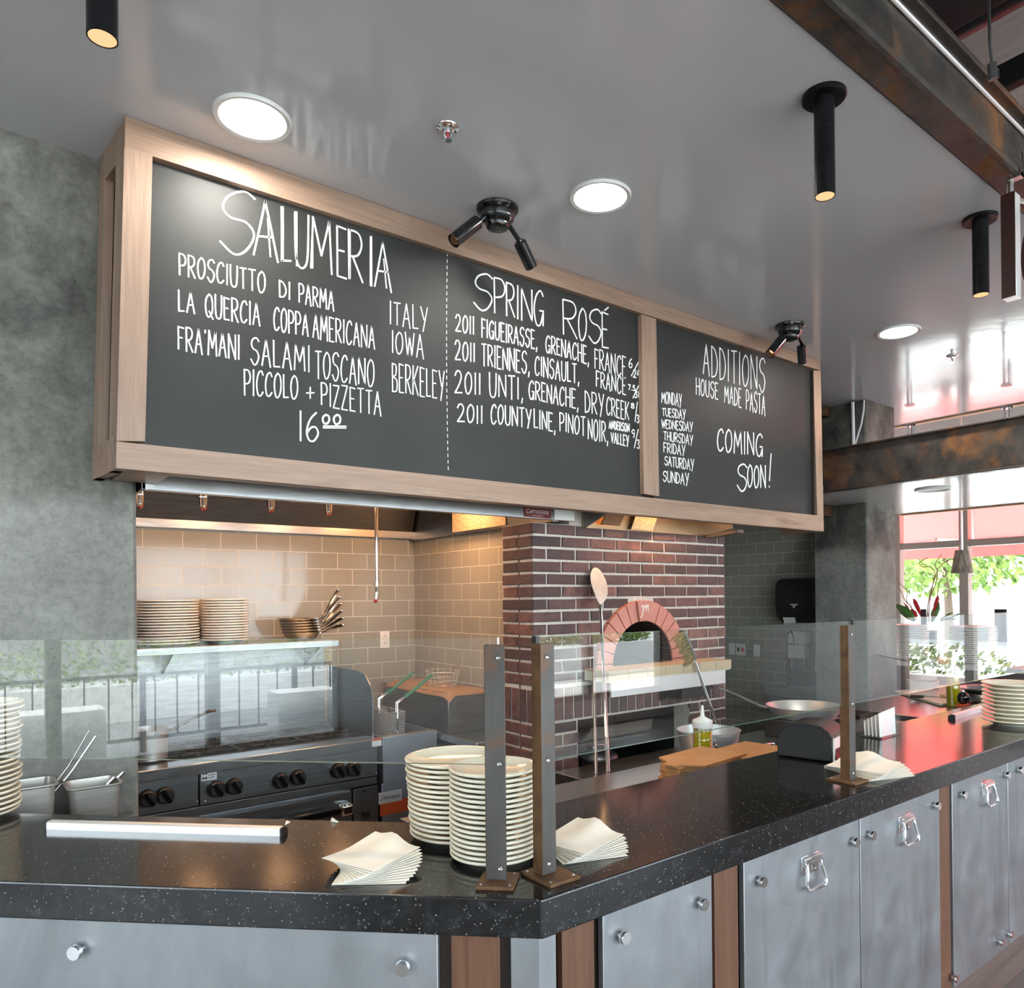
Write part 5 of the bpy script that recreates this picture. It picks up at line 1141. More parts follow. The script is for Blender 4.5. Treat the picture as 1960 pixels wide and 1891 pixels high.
# ------------------------------------------------------------------ steel food pans by the pillar
t = thing('under_shelf', 'steel under-shelf behind the angled counter wing', 'shelf', (.1, 2.93, .93))
part('top', MB().box(.06, 2.9, .92, .50, 3.045, .932), M['steelx'], t, bevel=.002)
for x in (.1, .45): part('leg', MB().cyl((x, 3.0, 0), (x, 3.0, .92), .015, n=10), M['steel'], t)
def food_pan(x0, x1, y0, y1, z0, z1, lab):
    t = thing('food_pan', lab, 'food pan', ((x0 + x1) / 2, (y0 + y1) / 2, z0), 'steel food pans by the pillar'); c_ = ((x0 + x1) / 2, (y0 + y1) / 2)
    def ring(s, z, n=5, rr=.022):
        hx, hy = (x1 - x0) / 2 * s, (y1 - y0) / 2 * s; out = []
        for (sx, sy, a0) in ((1, 1, 0), (-1, 1, PI / 2), (-1, -1, PI), (1, -1, 3 * PI / 2)):
            for i in range(n): a = a0 + PI / 2 * i / (n - 1); out.append((c_[0] + sx * (hx - rr) + rr * math.cos(a), c_[1] + sy * (hy - rr) + rr * math.sin(a), z))
        return out
    lv = [ring(.84, z0), ring(.86, z0 + .012), ring(.94, z1 - .006), ring(1.04, z1), ring(1.04, z1 + .003), ring(.93, z1 + .003), ring(.91, z1 - .01), ring(.83, z0 + .008)]
    n = len(lv[0]); v = [p for l in lv for p in l]; f = [(k_ * n + i, k_ * n + (i + 1) % n, (k_ + 1) * n + (i + 1) % n, (k_ + 1) * n + i) for k_ in range(len(lv) - 1) for i in range(n)]
    f += [tuple(range(n))[::-1], tuple((len(lv) - 1) * n + i for i in range(n))]
    part('body', MB().add(v, f), M['pan'], t)
food_pan(.085, .262, 2.875, 3.03, .934, 1.098, 'taller steel food pan with long wire tongs by the pillar')
food_pan(.288, .445, 2.875, 3.03, .934, 1.072, 'lower steel food pan with short spoon handles by the pillar')
def strip(name, lab, cat, pts, r, mat='chrome'): single(name, lab, cat, MB().tube(pts, r, 8), M[mat])
def YY(px, py, y=2.95): return tuple(Yp(px, py, y))
t = thing('wire_tongs', 'thin wire tongs standing in the taller food pan', 'tongs', (.2, 2.95, .95))
part('arm', MB().tube([(.17, 2.95, .96), YY(132, 1465), YY(171, 1398)], .0028, 8), M['chrome'], t)
part('arm', MB().tube([(.18, 2.96, .96), YY(136, 1478, 2.96), YY(183, 1409, 2.96)], [.0028, .003, .0045], 8), M['chrome'], t)
strip('serving_spoon', 'short chrome spoon handle leaning in the lower food pan', 'spoon', [(.35, 2.95, .96), YY(206, 1500), YY(219, 1487)], [.004, .005, .006])
strip('serving_spoon', 'chrome spoon handle reaching past the lower food pan rim', 'spoon', [(.36, 2.97, .96), YY(212, 1500, 2.97), YY(237, 1477, 2.97)], [.004, .005, .0075])
# ------------------------------------------------------------------ brick oven
BX0, BX1, BY = 2.36, 3.94, 3.07
zr = Yp(1010, 1049.5, BY).z; PITCH = (zr - Yp(1010, 1172.5, BY).z) / 5
ACX, ACZ, ARO, ARI = 3.15, 1.295, .37, .25
NX0, NX1 = 2.657, 3.585                      # storage niche
ZS1 = Yp(1011, 1322, BY).z; ZS0 = ZS1 - .19  # soldier course
oven = thing('pizza_oven', 'brick faced wood oven with a pink arch', 'oven', (3.15, 3.3, 0))
rb = random.Random(21); mb = MB(); G = .0135
def brick(x0, x1, z0, z1, face, d=.009):
    j = rb.uniform(-.003, .003); e = .0035
    if x1 - x0 < .012 or z1 - z0 < .01: return
    if (face == 's' or x0 < 2.60) and z1 > 2.085:
        z1 = 2.085
        if z1 - z0 < .012: return
    if face == 'f': P = lambda x, z, o: (x, BY - d + j + o, z)
    else: P = lambda x, z, o: (BX0 - d + j + o, x, z)
    q_ = lambda: rb.uniform(-.0015, .0015)
    o = [(x0 + q_(), z0 + q_()), (x1 + q_(), z0 + q_()), (x1 + q_(), z1 + q_()), (x0 + q_(), z1 + q_())]
    ii = [(x0 + e, z0 + e), (x1 - e, z0 + e), (x1 - e, z1 - e), (x0 + e, z1 - e)]
    v = [P(x, z, .02) for x, z in o] + [P(x, z, .003) for x, z in o] + [P(x, z, 0) for x, z in ii]
    f = [(8, 9, 10, 11)] + [(4 + k_, 4 + (k_ + 1) % 4, 8 + (k_ + 1) % 4, 8 + k_) for k_ in range(4)] + [(k_, (k_ + 1) % 4, 4 + (k_ + 1) % 4, 4 + k_) for k_ in range(4)]
    mb.add(v, f)
def inside_arch(x, z): return (x - ACX) ** 2 + max(0, z - ACZ) ** 2 < ARO ** 2 and z > ACZ - .1
zt = 2.45; k0 = math.ceil((zt - zr) / PITCH); rows = []
z = zr + k0 * PITCH
while z - PITCH > ZS1 - .005: rows.append((z - PITCH + G, z)); z -= PITCH
BL = .2035
def run(x0, x1, z0, z1, off, face):
    x = x0 - off * BL
    while x < x1:
        a, b_ = max(x0, x), min(x1, x + BL - G)
        if face == 'f':
            cs = [(a, b_)]
            zc = (z0 + z1) / 2
            if ACZ - .06 < zc < ACZ + ARO:
                hw = math.sqrt(max(0, ARO ** 2 - max(0, zc - ACZ) ** 2)) - .004; L_, R_ = ACX - hw, ACX + hw; cs = []
                if a < L_: cs.append((a, min(b_, L_)))
                if b_ > R_: cs.append((max(a, R_), b_))
            for a_, c_ in cs: brick(a_, c_, z0, z1, 'f')
        else: brick(a, b_, z0, z1, face)
        x += BL
SY1 = 3.345
for i, (z0, z1) in enumerate(rows):
    run(BX0 - .008, BX1, z0, z1, 0 if i % 2 else .5, 'f')
    if i % 2: [brick(BY + k_ * .137, BY + .128 + k_ * .137, z0, z1, 's') for k_ in (0, 1)]
    else: brick(BY, SY1 - .01, z0, z1, 's')
x = BX0
while x < BX1 - .02: brick(x, min(BX1, x + .058), ZS0 + G, ZS1 - G * .3, 'f'); x += .0685
y = BY
while y < SY1 - .02: brick(y, min(SY1, y + .058), ZS0 + G, ZS1 - G * .3, 's'); y += .0685
z = ZS0; i = 0
while z > .02:
    z0, z1 = z - PITCH + G, z
    for a, b_ in ((BX0 - .008, NX0), (NX1, BX1)): run(a, b_, z0, z1, 0 if i % 2 else .5, 'f')
    if i % 2: [brick(BY + k_ * .137, BY + .128 + k_ * .137, z0, z1, 's') for k_ in (0, 1)]
    else: brick(BY, SY1 - .01, z0, z1, 's')
    z -= PITCH; i += 1
part('brick_facing', mb, M['brick'], oven, smooth=False)
mb = MB(); yb_ = BY + .002
n = 24
for x0, x1, z0, z1 in ((BX0, 2.61, ZS0, 2.082), (2.61, ACX - ARO, ZS0, zt), (ACX + ARO, BX1, ZS0, zt), (ACX - ARO, ACX + ARO, ACZ + ARO, zt), (ACX - ARO, ACX + ARO, ZS0, ACZ - .06), (BX0, NX0, 0, ZS0), (NX1, BX1, 0, ZS0)):
    mb.box(x0, BY, z0, x1, 3.2, z1)
for s in (-1, 1):
    for i in range(n):
        a0, a1 = PI / 2 * i / n, PI / 2 * (i + 1) / n; p = [(ACX + s * ARO * math.cos(a0), ACZ + ARO * math.sin(a0)), (ACX + s * ARO * math.cos(a1), ACZ + ARO * math.sin(a1))]
        mb.prism([(p[0][0], BY, p[0][1]), (p[1][0], BY, p[1][1]), (p[1][0], BY, ACZ + ARO), (p[0][0], BY, ACZ + ARO)], (0, .1, 0))
mb.box(BX0, 3.19, 0, NX0, SY1, 2.082).box(BX1 - .1, 3.19, 0, BX1, 3.6, zt)
part('mortar_body', mb, M['mortar'], oven, smooth=False)
mb = MB().box(NX0 - .02, 3.75, 0, NX1 + .02, 3.8, ZS0).box(NX0 - .05, 3.2, 0, NX0, 3.8, ZS0).box(NX1, 3.2, 0, NX1 + .05, 3.8, ZS0).box(NX0, 3.1, ZS0 + .001, NX1, 3.8, ZS0 + .03)
part('niche_lining', mb, M['soot'], oven, smooth=False)
part('niche_shelf', MB().box(NX0, BY + .02, .60, NX1, 3.75, .64), M['soot'], oven)
# faint near-black brick courses at the back of the niche
mb2, mb = MB(), MB()
sv = BY
for r in range(8):
    for c in range(6):
        x0 = NX0 + .01 + c * .165 - (.08 if r % 2 else 0); mb2.box(max(NX0, x0), 3.742, .65 + r * .068, min(NX1, x0 + .155), 3.752, .65 + r * .068 + .058)
M['sootbrick'] = plain('sooty_brick', (.020, .014, .013), .85)  # near-black brick for the niche back
part('niche_bricks', mb2, M['sootbrick'], oven, smooth=False)
# dome interior
mb = MB(); ns = 20
prof = [(ACX + ARI * math.cos(PI * i / ns), ACZ + ARI * math.sin(PI * i / ns)) for i in range(ns + 1)]
v = [(x, BY - .02, z_) for x, z_ in prof] + [(x, 3.7, z_) for x, z_ in prof]
mb.add(v, [(i, i + 1, ns + 2 + i, ns + 1 + i) for i in range(ns)] + [tuple(range(ns + 1, 2 * ns + 2))])
part('oven_mouth', mb, M['soot'], oven)
part('hearth', MB().box(ACX - ARO + .01, BY - .01, ACZ - .055, ACX + ARO - .01, 3.7, ACZ - .004), M['soot'], oven)
# voussoirs
KA = R(10); nv = 7
def vous(a0, a1, d, nm, mat):
    mb = MB(); st = 4; P = []
    for i in range(st + 1): a = a0 + (a1 - a0) * i / st; P.append((ACX + ARO * math.cos(a), ACZ + ARO * math.sin(a)))
    for i in range(st, -1, -1): a = a0 + (a1 - a0) * i / st; P.append((ACX + ARI * math.cos(a), ACZ + ARI * math.sin(a)))
    mb.prism([(x, BY - d, z_) for x, z_ in P], (0, d + .06, 0)); return part(nm, mb, M[mat], oven, smooth=False, bevel=.002)
span = (PI / 2 - KA + R(10)) / nv
for s in (0, 1):
    for i in range(nv):
        a0 = KA - KA + PI / 2 + KA + i * span + R(.5); a1 = a0 + span - R(1.0)
        if s: a0, a1 = PI - a1, PI - a0
        vous(a0, a1, .032, 'arch_stone', 'pink')
ks = vous(PI / 2 - KA + R(.4), PI / 2 + KA - R(.4), .044, 'keystone', 'pink')
kx, kz = ACX, ACZ + (ARO + ARI) / 2
def KP(u, w_): return (kx + u * .06, BY - .0445, kz + w_ * .055)
part('carved_mark', MB().tube([KP(*p) for p in ((-.55, .35), (-.3, .62), (-.25, .3), (-.42, -.45), (-.62, -.75))], .0028, 6).tube([KP(*p) for p in ((-.3, .1), (.0, .55), (.15, .62), (.12, .2), (.1, .0))], .0028, 6).tube([KP(*p) for p in ((.12, .2), (.35, .6), (.45, .62), (.4, .1), (.5, -.05))], .0028, 6), M['wplastic'], ks, label='pale carved script mark')
# ledge
part('ledge_slab', MB().box(2.70, 2.87, 1.232, 3.735, BY - .012, 1.290), M['cuttingboard'], oven, bevel=.002)
M['ledgetile'] = plain('buff_quarry_tile', (.47, .36, .235), .5)
for i in range(7):
    x0 = 2.698 + i * .1485; part('ledge_tile', MB().box(x0 + .001, 2.862, 1.240, x0 + .1465, 2.98, 1.294).box(x0 + .001, 2.981, 1.285, x0 + .1465, BY - .014, 1.294), M['ledgetile'], oven, bevel=.0015)
part('ledge_band', MB().box(2.735, 2.88, 1.150, 3.70, 2.89, 1.231).box(3.69, 2.89, 1.15, 3.70, BY - .012, 1.231), M['alu'], oven, bevel=.001)
part('ledge_bracket', MB().prism([(3.30, 2.90, 1.15), (3.30, BY - .012, 1.15), (3.30, BY - .012, 1.06)], (.04, 0, 0)).prism([(3.60, 2.90, 1.15), (3.60, BY - .012, 1.15), (3.60, BY - .012, 1.06)], (.02, 0, 0)).box(3.34, 2.92, 1.08, 3.6, BY - .012, 1.15), M['satinblack'], oven)

# hood over the oven
OH = Yp(1121, 1010, BY - .02).z
t = thing('oven_hood', 'small steel hood with copper glow above the pizza oven', 'extraction hood', (3.2, 2.95, OH))
oy0, oy1, ox0, ox1 = 2.84, BY - .02, 2.70, 3.73
M['copper'] = mottled('brown_lit_steel', [(.3, (.40, .29, .17)), (.7, (.52, .38, .23))], .32, .95, 4, 3)  # steel tinted brown so its colour carries the lamp's warm glow
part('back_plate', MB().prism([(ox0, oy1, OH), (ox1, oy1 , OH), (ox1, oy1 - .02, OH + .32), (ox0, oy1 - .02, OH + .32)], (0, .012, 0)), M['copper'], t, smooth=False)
part('side_plate', MB().prism([(ox0, oy0, OH + .07), (ox0, oy1, OH), (ox0, oy1, OH + .32), (ox0, oy0, OH + .32)], (.012, 0, 0)), M['dsteel'], t, smooth=False)
part('side_plate', MB().prism([(ox1, oy0, OH + .03), (ox1, oy1, OH), (ox1, oy1, OH + .32), (ox1, oy0, OH + .32)], (.012, 0, 0)), M['dsteel'], t, smooth=False)
part('side_frame', MB().beam((ox1 + .03, 2.80, OH + .012), (ox1 + .03, oy1, OH - .004), .06, .02), M['wal_x'], t)
part('front_plate', MB().box(ox0, oy0, OH + .07, ox1, oy0 + .012, OH + .32), M['dsteel'], t)
part('top_plate', MB().box(ox0, oy0, OH + .31, ox1, oy1, OH + .32), M['dsteel'], t)
x0 = Yp(1190, 1000, oy1 - .03).x
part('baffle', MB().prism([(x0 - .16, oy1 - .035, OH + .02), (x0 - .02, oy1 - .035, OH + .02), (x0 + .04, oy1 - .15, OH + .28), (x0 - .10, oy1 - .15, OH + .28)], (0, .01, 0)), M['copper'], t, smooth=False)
part('instruction_sheet', MB().prism([(x0 + .08, oy1 - .025, OH + .005), (x0 + .26, oy1 - .025, OH + .005), (x0 + .32, oy1 - .06, OH + .2), (x0 + .14, oy1 - .06, OH + .2)], (0, .004, 0)), M['sheet_x'], t, smooth=False)
part('hood_lamp', MB().ell((3.25, 2.93, OH + .27), (.05, 0, 0), (0, .05, 0), (0, 0, .03), 14, 8), M['hoodlamp'], t)
area('oven_hood_light', (3.25, 2.93, OH + .235), (3.2, 3.1, 0), .3, .1, 3.5, (1, .52, .22))

# ------------------------------------------------------------------ peel and brush
t = thing('pizza_peel', 'round steel pizza peel leaning on the oven bricks', 'pizza peel', (2.8, 2.7, .9))
top_c = Yp(1147, 1118, 3.0); hb = Yp(1164, 1478, 2.46); hs = Yp(1149, 1148, 2.985)
axis = (top_c - hb).normalized(); side = axis.cross(Vector((0, 1, 0))).normalized(); nrm = side.cross(axis)
mb = MB(); pts = []
for i in range(36):
    a = 2 * PI * i / 36; rr = 1.0
    u, w_ = math.sin(a), math.cos(a); w2 = w_ * .112 if w_ > 0 else w_ * (.112 + .03 * (1 - abs(u)))
    pts.append(top_c + side * u * .072 * (1 if w_ > -.2 else 1 - .22 * (-w_ - .2)) + axis * w2)
mb.prism(pts, nrm * .0025); part('blade', mb, M['peel'], t, smooth=False)
part('socket', MB().tube([hs + axis * .055, hs, hs - axis * .04], [.006, .012, .011], 12), M['chrome'], t)
part('handle', MB().tube([hs - axis * .02, hb], .0095, 14), M['chrome'], t)
part('hanging_loop', MB().tube([hb - axis * .003 + side * .016 * math.sin(a) - axis * .016 * (1 - math.cos(a)) for a in [2 * PI * i / 14 for i in range(14)]], .0025, 6, closed=True), M['chrome'], t)
t = thing('pizza_peel', 'second peel handle standing beside the round peel', 'pizza peel', (2.75, 2.7, .9))
a2, b_ = Yp(1136, 1262, 2.84), Yp(1141, 1484, 2.5)
part('handle', MB().tube([a2, b_], .008, 12), M['dsteel'], t)
part('hanging_loop', MB().tube([b_ + Vector((.016 * math.sin(a), 0, -.018 * (1 - math.cos(a)))) for a in [2 * PI * i / 14 for i in range(14)]], .0022, 6, closed=True), M['wplastic'], t)
t = thing('oven_brush', 'brass bristled oven brush on a steel pole against the ledge', 'brush', (3.6, 2.85, 1.0))
h0, h1 = Yp(1305, 1207, 2.84), Yp(1328, 1262, 2.84); hb = Yp(1374, 1392, 2.80)
ax = (h1 - h0).normalized(); sd = Vector((-ax.z, 0, ax.x)); sd = -sd if sd.x > 0 else sd
part('back', MB().obox((h0 + h1) / 2, (h1 - h0) / 2, (0, .022, 0), sd * .009), M['dsteel'], t, bevel=.003)
mb = MB(); rn = random.Random(5)
for i in range(30):
    for j in range(5):
        p = h0 + (h1 - h0) * (i + rn.random()) / 30 + Vector((0, (j - 2) * .009, 0)) + sd * .008; L = rn.uniform(.055, .075)
        mb.tube([p, p + sd * L + ax * rn.uniform(-.012, .022) + Vector((0, rn.uniform(-.006, .006), 0))], [.0022, .0012], 4)
part('bristles', mb, M['bristle'], t)
part('pole', MB().tube([h1 - ax * .01, h1 + ax * .03, hb], [.007, .0095, .0095], 12), M['chrome'], t)
# galvanised pail in the niche
c = Vector((Yp(1146, 1450, 3.17).x, 3.17, .642)); rp = .105; zt_ = Yp(1146, 1446, 3.17).z - c.z
t = thing('galvanised_pail', 'small lidded galvanised pail in the oven niche', 'pail', c)
prof = [(0, 0), (rp * .8, 0), (rp * .82, .006), (rp * .95, zt_ - .01), (rp, zt_ - .004), (rp, zt_)]
part('body', MB().lathe(prof, c, 36), M['galv'], t)
part('lid', MB().lathe([(rp * 1.06, zt_ - .014), (rp * 1.08, zt_ - .002), (rp * 1.03, zt_ + .008), (rp * .7, zt_ + .026), (rp * .2, zt_ + .036), (0, zt_ + .037)], c, 36), M['galv'], t)
part('lid_handle', MB().tube([c + Vector((x_, 0, zt_ + z_)) for x_, z_ in ((-.045, .03), (-.04, .055), (-.02, .062), (.02, .062), (.04, .055), (.045, .03))], .005, 8), M['chrome'], t)
mb = MB()
for i in range(18): a = 2 * PI * i / 18; mb.tube([c + Vector((rp * .83 * math.cos(a), rp * .83 * math.sin(a), .02)), c + Vector((rp * .94 * math.cos(a), rp * .94 * math.sin(a), zt_ - .03))], .004, 6)
part('ribs', mb, M['galv'], t)
# ------------------------------------------------------------------ steel back bar behind the long counter
WZ = .93
t = thing('steel_worktop', 'stainless worktop running behind the granite counter', 'worktop', (3.0, 2.06, 0))
part('top', MB().box(1.20, 1.80, WZ - .04, 4.4, 2.33, WZ), M['steelx'], t, bevel=.003)
part('front_apron', MB().box(1.22, 2.28, .1, 4.38, 2.30, WZ - .04), M['dsteel'], t)
# stack of tan boards (two fanned stacks)
rn = random.Random(14)
def wz(px, py, z=WZ): return Zp(px, py, z)
def board_shape(c, ang, L, Wd, th):
    ca, sa = math.cos(ang), math.sin(ang); P = []
    out = [(-L / 2, -Wd / 2), (L * .28, -Wd / 2), (L * .40, -Wd * .16), (L / 2, -Wd * .14), (L / 2, Wd * .14), (L * .40, Wd * .16), (L * .28, Wd / 2), (-L / 2, Wd / 2)]
    return [(c.x + x * ca - y * sa, c.y + x * sa + y * ca, c.z) for x, y in out]
c0 = wz(1292, 1485); c1 = wz(1368, 1470)
for i in range(9):
    k_ = 8 - i
    c = Vector((c0.x + .05 + rn.uniform(-.008, .008), 2.03 + rn.uniform(-.008, .008), WZ + .001 + .0098 * i)) 
    single('serving_board', '%s of the tan serving board pile nearer the round peel' % {0: 'topmost board', 8: 'bottom board'}.get(k_, ORD[k_] + ' board from the top'), 'serving board', MB().prism(board_shape(c, R(188) + rn.uniform(-.04, .04), .40, .23, .009), (0, 0, .009)), M['board'], group='tan serving boards on the worktop', bevel=.0015)
for i in range(8):
    k_ = 7 - i
    c = Vector((c1.x + .10 + rn.uniform(-.006, .006), 1.99 + rn.uniform(-.006, .006), WZ + .001 + .0098 * i))
    single('serving_board', '%s of the tan serving board pile below the oil bottle' % {0: 'topmost board', 7: 'bottom board'}.get(k_, ORD[k_] + ' board from the top'), 'serving board', MB().prism(board_shape(c, R(186) + rn.uniform(-.04, .04), .36, .26, .009), (0, 0, .009)), M['board'], group='tan serving boards on the worktop', bevel=.0015)
# squeeze bottle
def bottle(c, r, h, lab, capcol='wplastic'):
    c = Vector(c); t = thing('squeeze_bottle', lab, 'bottle', c, 'oil squeeze bottles')
    part('oil_fill', MB().lathe([(0, .003), (r * .9, .003), (r * .93, .01), (r * .93, h * .90), (0, h * .90)], c, 28), M['oil'], t)
    part('bottle_wall', MB().lathe([(0, 0), (r * .94, 0), (r, .008), (r, h * .3), (r * .975, h * .32), (r, h * .34), (r, h * .62), (r * .975, h * .64), (r, h * .66), (r, h * .94), (r * .9, h)], c, 28), M['clear'], t)
    part('cap', MB().lathe([(r * 1.02, h * .94), (r * 1.06, h * .96), (r * 1.06, h * 1.13), (r * .98, h * 1.16), (r * .5, h * 1.22), (r * .24, h * 1.27), (r * .12, h * 1.58), (0, h * 1.59)], c, 28), M[capcol], t)
c = Zp(1345, 1452, WZ + .09); zb_ = WZ
bt_ = Vector((Yp(1345, 1440, 2.12).x, 2.15, WZ)); bt_ = Vector((Yp(1345, 1440, 2.24).x, 2.24, WZ))
bot_top = Yp(1345, 1388, 2.24).z
bottle(bt_, .044, (bot_top - WZ) / 1.0, 'squeeze bottle of yellow oil in front of the aluminium pot')
# aluminium pot behind it, on a low stand at the worktop back
pc = Yp(1365, 1452, 2.52); ptop = Yp(1365, 1398, 2.52).z; pr_ = prad(pc, 120)
t = thing('rear_stand', 'low steel stand behind the worktop carrying pots', 'stand', (3.2, 2.6, 0))
zst = .83
part('top', MB().box(2.3, 2.345, zst - .03, 4.38, 2.84, zst), M['steelx'], t, bevel=.003)
for x_ in (2.35, 4.3): part('leg', MB().box(x_ - .02, 2.42, 0, x_ + .02, 2.46, zst - .03), M['dsteel'], t)
pot((pc.x, 2.55, zst + .002), pr_, ptop - zst, 'spun', 'wide aluminium saucepan behind the oil bottle', None, (-.62, -.62, 0), .20, .84, rise=.02)
# wide shallow pan
cpn = Yp(1560, 1362, 2.5); zp_ = Yp(1560, 1352, 2.5).z
t = thing('pan_riser', 'steel riser block under the big shallow pan', 'riser', (cpn.x, 2.55, zst))
part('block', MB().box(cpn.x - .2, 2.42, zst + .001, cpn.x + .2, 2.72, zp_ - .075), M['dsteel'], t, bevel=.003)
pot((cpn.x, 2.57, zp_ - .073), .23, .073, 'spun', 'big shallow aluminium pan with a copper toned handle', None, (-.70, .71, 0), .34, .80, name='saute_pan', rise=.35)
# dark rounded till housing
h0 = Zp(1487, 1448, CT); h1 = Zp(1600, 1462, CT)
t = thing('till_terminal', 'dark grey rounded till terminal on the granite beside the third post', 'till', (2.55, 1.66, CT))
ca, cb_ = Vector((h0.x, h0.y, 0)), Vector((Zp(1594, 1462, CT).x, Zp(1594, 1462, CT).y, 0))
d = (cb_ - ca); Lw = d.length; d.normalize(); nn = Vector((d.y, -d.x, 0)); nn = -nn if nn.dot(Vector((.63, .78, 0))) < 0 else nn
ztop = Pl(1540, 1384, ca, nn).z - CT
prof = [(0, .004), (0, ztop * .62), (Lw * .06, ztop * .80), (Lw * .22, ztop * .95), (Lw * .5, ztop), (Lw * .8, ztop * .95), (Lw * .94, ztop * .82), (Lw, ztop * .66), (Lw, .004)]
dep = .17
part('housing', MB().prism([ca + d * u + Vector((0, 0, CT + z_)) for u, z_ in prof], nn * dep), plain('dark_grey_plastic', (.014, .014, .013), .42), t, bevel=.006)
part('rim', MB().prism([ca + d * u + Vector((0, 0, CT + z_ + .001)) - nn * .006 for u, z_ in prof[1:-1]] + [ca + d * u * .98 + Vector((0, 0, CT + z_ - .012)) - nn * .006 for u, z_ in prof[-2:0:-1]], nn * .012), M['iron'], t, smooth=False)
e0 = cb_ + d * .001
part('screen_side', MB().prism([e0 + Vector((0, 0, CT + .006)), e0 + nn * dep + Vector((0, 0, CT + .006)), e0 + nn * dep + Vector((0, 0, CT + ztop * .68)), e0 + Vector((0, 0, CT + ztop * .66))], d * .006), M['alu'], t, smooth=False)
part('recess', MB().prism([e0 + d * .0065 + nn * .012 + Vector((0, 0, CT + .012)), e0 + d * .0065 + nn * .13 + Vector((0, 0, CT + .012)), e0 + d * .0065 + nn * .13 + Vector((0, 0, CT + .055)), e0 + d * .0065 + nn * .012 + Vector((0, 0, CT + .055))], d * .002), M['black'], t, smooth=False)
# clear holder with papers to the right of post three
p = Zp(1665, 1395, CT); 
t = thing('card_holder', 'clear plastic holder with white cards behind the third post', 'card holder', (p.x, 1.72, CT))
hx_ = p.x - .10

part('cup', MB().box(hx_ - .12, 1.62, CT + .001, hx_ + .05, 1.625, CT + .10).box(hx_ - .12, 1.72, CT + .001, hx_ + .05, 1.725, CT + .10).box(hx_ + .045, 1.625, CT + .001, hx_ + .05, 1.72, CT + .10).box(hx_ - .12, 1.625, CT + .001, hx_ + .045, 1.72, CT + .005), M['clear'], t, smooth=False)
for i in range(5):
    part('card', MB().prism([(hx_ - .11, 1.635 + i * .017, CT + .008), (hx_ + .035, 1.635 + i * .017, CT + .008), (hx_ + .045, 1.645 + i * .017, CT + .125 - i * .012), (hx_ - .10, 1.645 + i * .017, CT + .11 - i * .01)], (0, .002, 0)), M['paper'], t, smooth=False)
# chrome pot handle poking up by the till
p = Zp(1468, 1440, WZ)
single('strainer_handle', 'small chrome lid handle showing beside the till', 'handle', MB().tube([Yp(x_, y_, 2.2) for x_, y_ in ((1454, 1443), (1456, 1432), (1466, 1424), (1480, 1423), (1485, 1432), (1486, 1441))], .006, 8), M['chrome'])

# ------------------------------------------------------------------ hand sink corner (wall at X = 6.2)
WX = 6.2
def W6(px, py, x=WX): return Xp(px, py, x)
a, b_ = W6(1491, 1107, 6.05), W6(1563, 1193, 6.05)
t = thing('towel_dispenser', 'black paper towel dispenser on the grey green tiles', 'paper towel dispenser', (6.1, (a.y + b_.y) / 2, b_.z))
y0, y1, z0, z1 = b_.y - .02, a.y + .02, b_.z, a.z
prof = [(WX - .002, z0), (WX - .10, z0), (WX - .17, z0 + .05), (WX - .20, z0 + .14), (WX - .205, z0 + (z1 - z0) * .6), (WX - .19, z1 - .06), (WX - .15, z1 - .015), (WX - .1, z1), (WX - .002, z1)]
part('cover', MB().prism([(x_, y0, z_) for x_, z_ in prof], (0, y1 - y0, 0)), M['satinblack'], t, bevel=.02, seg=3)
part('paper_tongue', MB().prism([(WX - .19, y1 - .10, z0 - .01), (WX - .19, y1 - .22, z0 + .0), (WX - .175, y1 - .20, z0 + .05), (WX - .185, y1 - .08, z0 + .05)], (.003, 0, 0)), M['paper'], t, smooth=False)
part('emblem', MB().box(WX - .209, (y0 + y1) / 2 - .04, z0 + .165, WX - .206, (y0 + y1) / 2 + .04, z0 + .175).prism([(WX - .209, (y0 + y1) / 2 - .02, z0 + .16), (WX - .209, (y0 + y1) / 2 + .02, z0 + .16), (WX - .209, (y0 + y1) / 2, z0 + .135)], (.003, 0, 0)), M['wplastic'], t, label='small pale maker mark')
a, b_ = W6(1508, 1207, 6.12), W6(1544, 1262, 6.12)
t = thing('soap_dispenser', 'white wall soap dispenser above the hand sink', 'soap dispenser', (6.12, (a.y + b_.y) / 2, b_.z))
part('tank', MB().box(6.10, b_.y, (a.z + b_.z) / 2, WX - .001, a.y, a.z), M['white'], t, bevel=.02, seg=3)
part('push_bar', MB().box(6.09, b_.y + .01, b_.z, WX - .001, a.y - .01, (a.z + b_.z) / 2 - .004), M['wplastic'], t, bevel=.015, seg=3)
a, b_ = W6(1468, 1318, 5.85), W6(1564, 1344, 5.85)
t = thing('hand_sink', 'small steel hand sink on the tiled wall', 'sink', (6.0, (a.y + b_.y) / 2, .8))
sz0, sz1 = W6(1500, 1334, 5.85).z, W6(1500, 1320, 5.85).z; y0, y1 = b_.y, a.y + .02
mb = MB().box(5.85, y0, sz0, 5.87, y1, sz1).box(6.16, y0, sz0, 6.195, y1, sz1).box(5.87, y0, sz0, 6.16, y0 + .02, sz1).box(5.87, y1 - .02, sz0, 6.16, y1, sz1)
part('rim', mb, M['steel'], t, bevel=.003)
part('basin', MB().prism([(5.89, y0 + .02, sz0), (6.15, y0 + .02, sz0), (6.13, y0 + .05, sz0 - .13), (5.92, y0 + .05, sz0 - .13)], (0, y1 - y0 - .05, 0)), M['steel'], t, smooth=False)
part('backsplash', MB().box(6.185, y0, sz1, 6.199, y1, sz1 + .42), M['dsteel'], t, bevel=.002)
part('drain_pipe', MB().cyl((6.02, (y0 + y1) / 2, sz0 - .13), (6.02, (y0 + y1) / 2, .2), .02, n=12), M['chrome'], t)
fy = (y0 + y1) / 2 + .12; fz = sz1 + .22
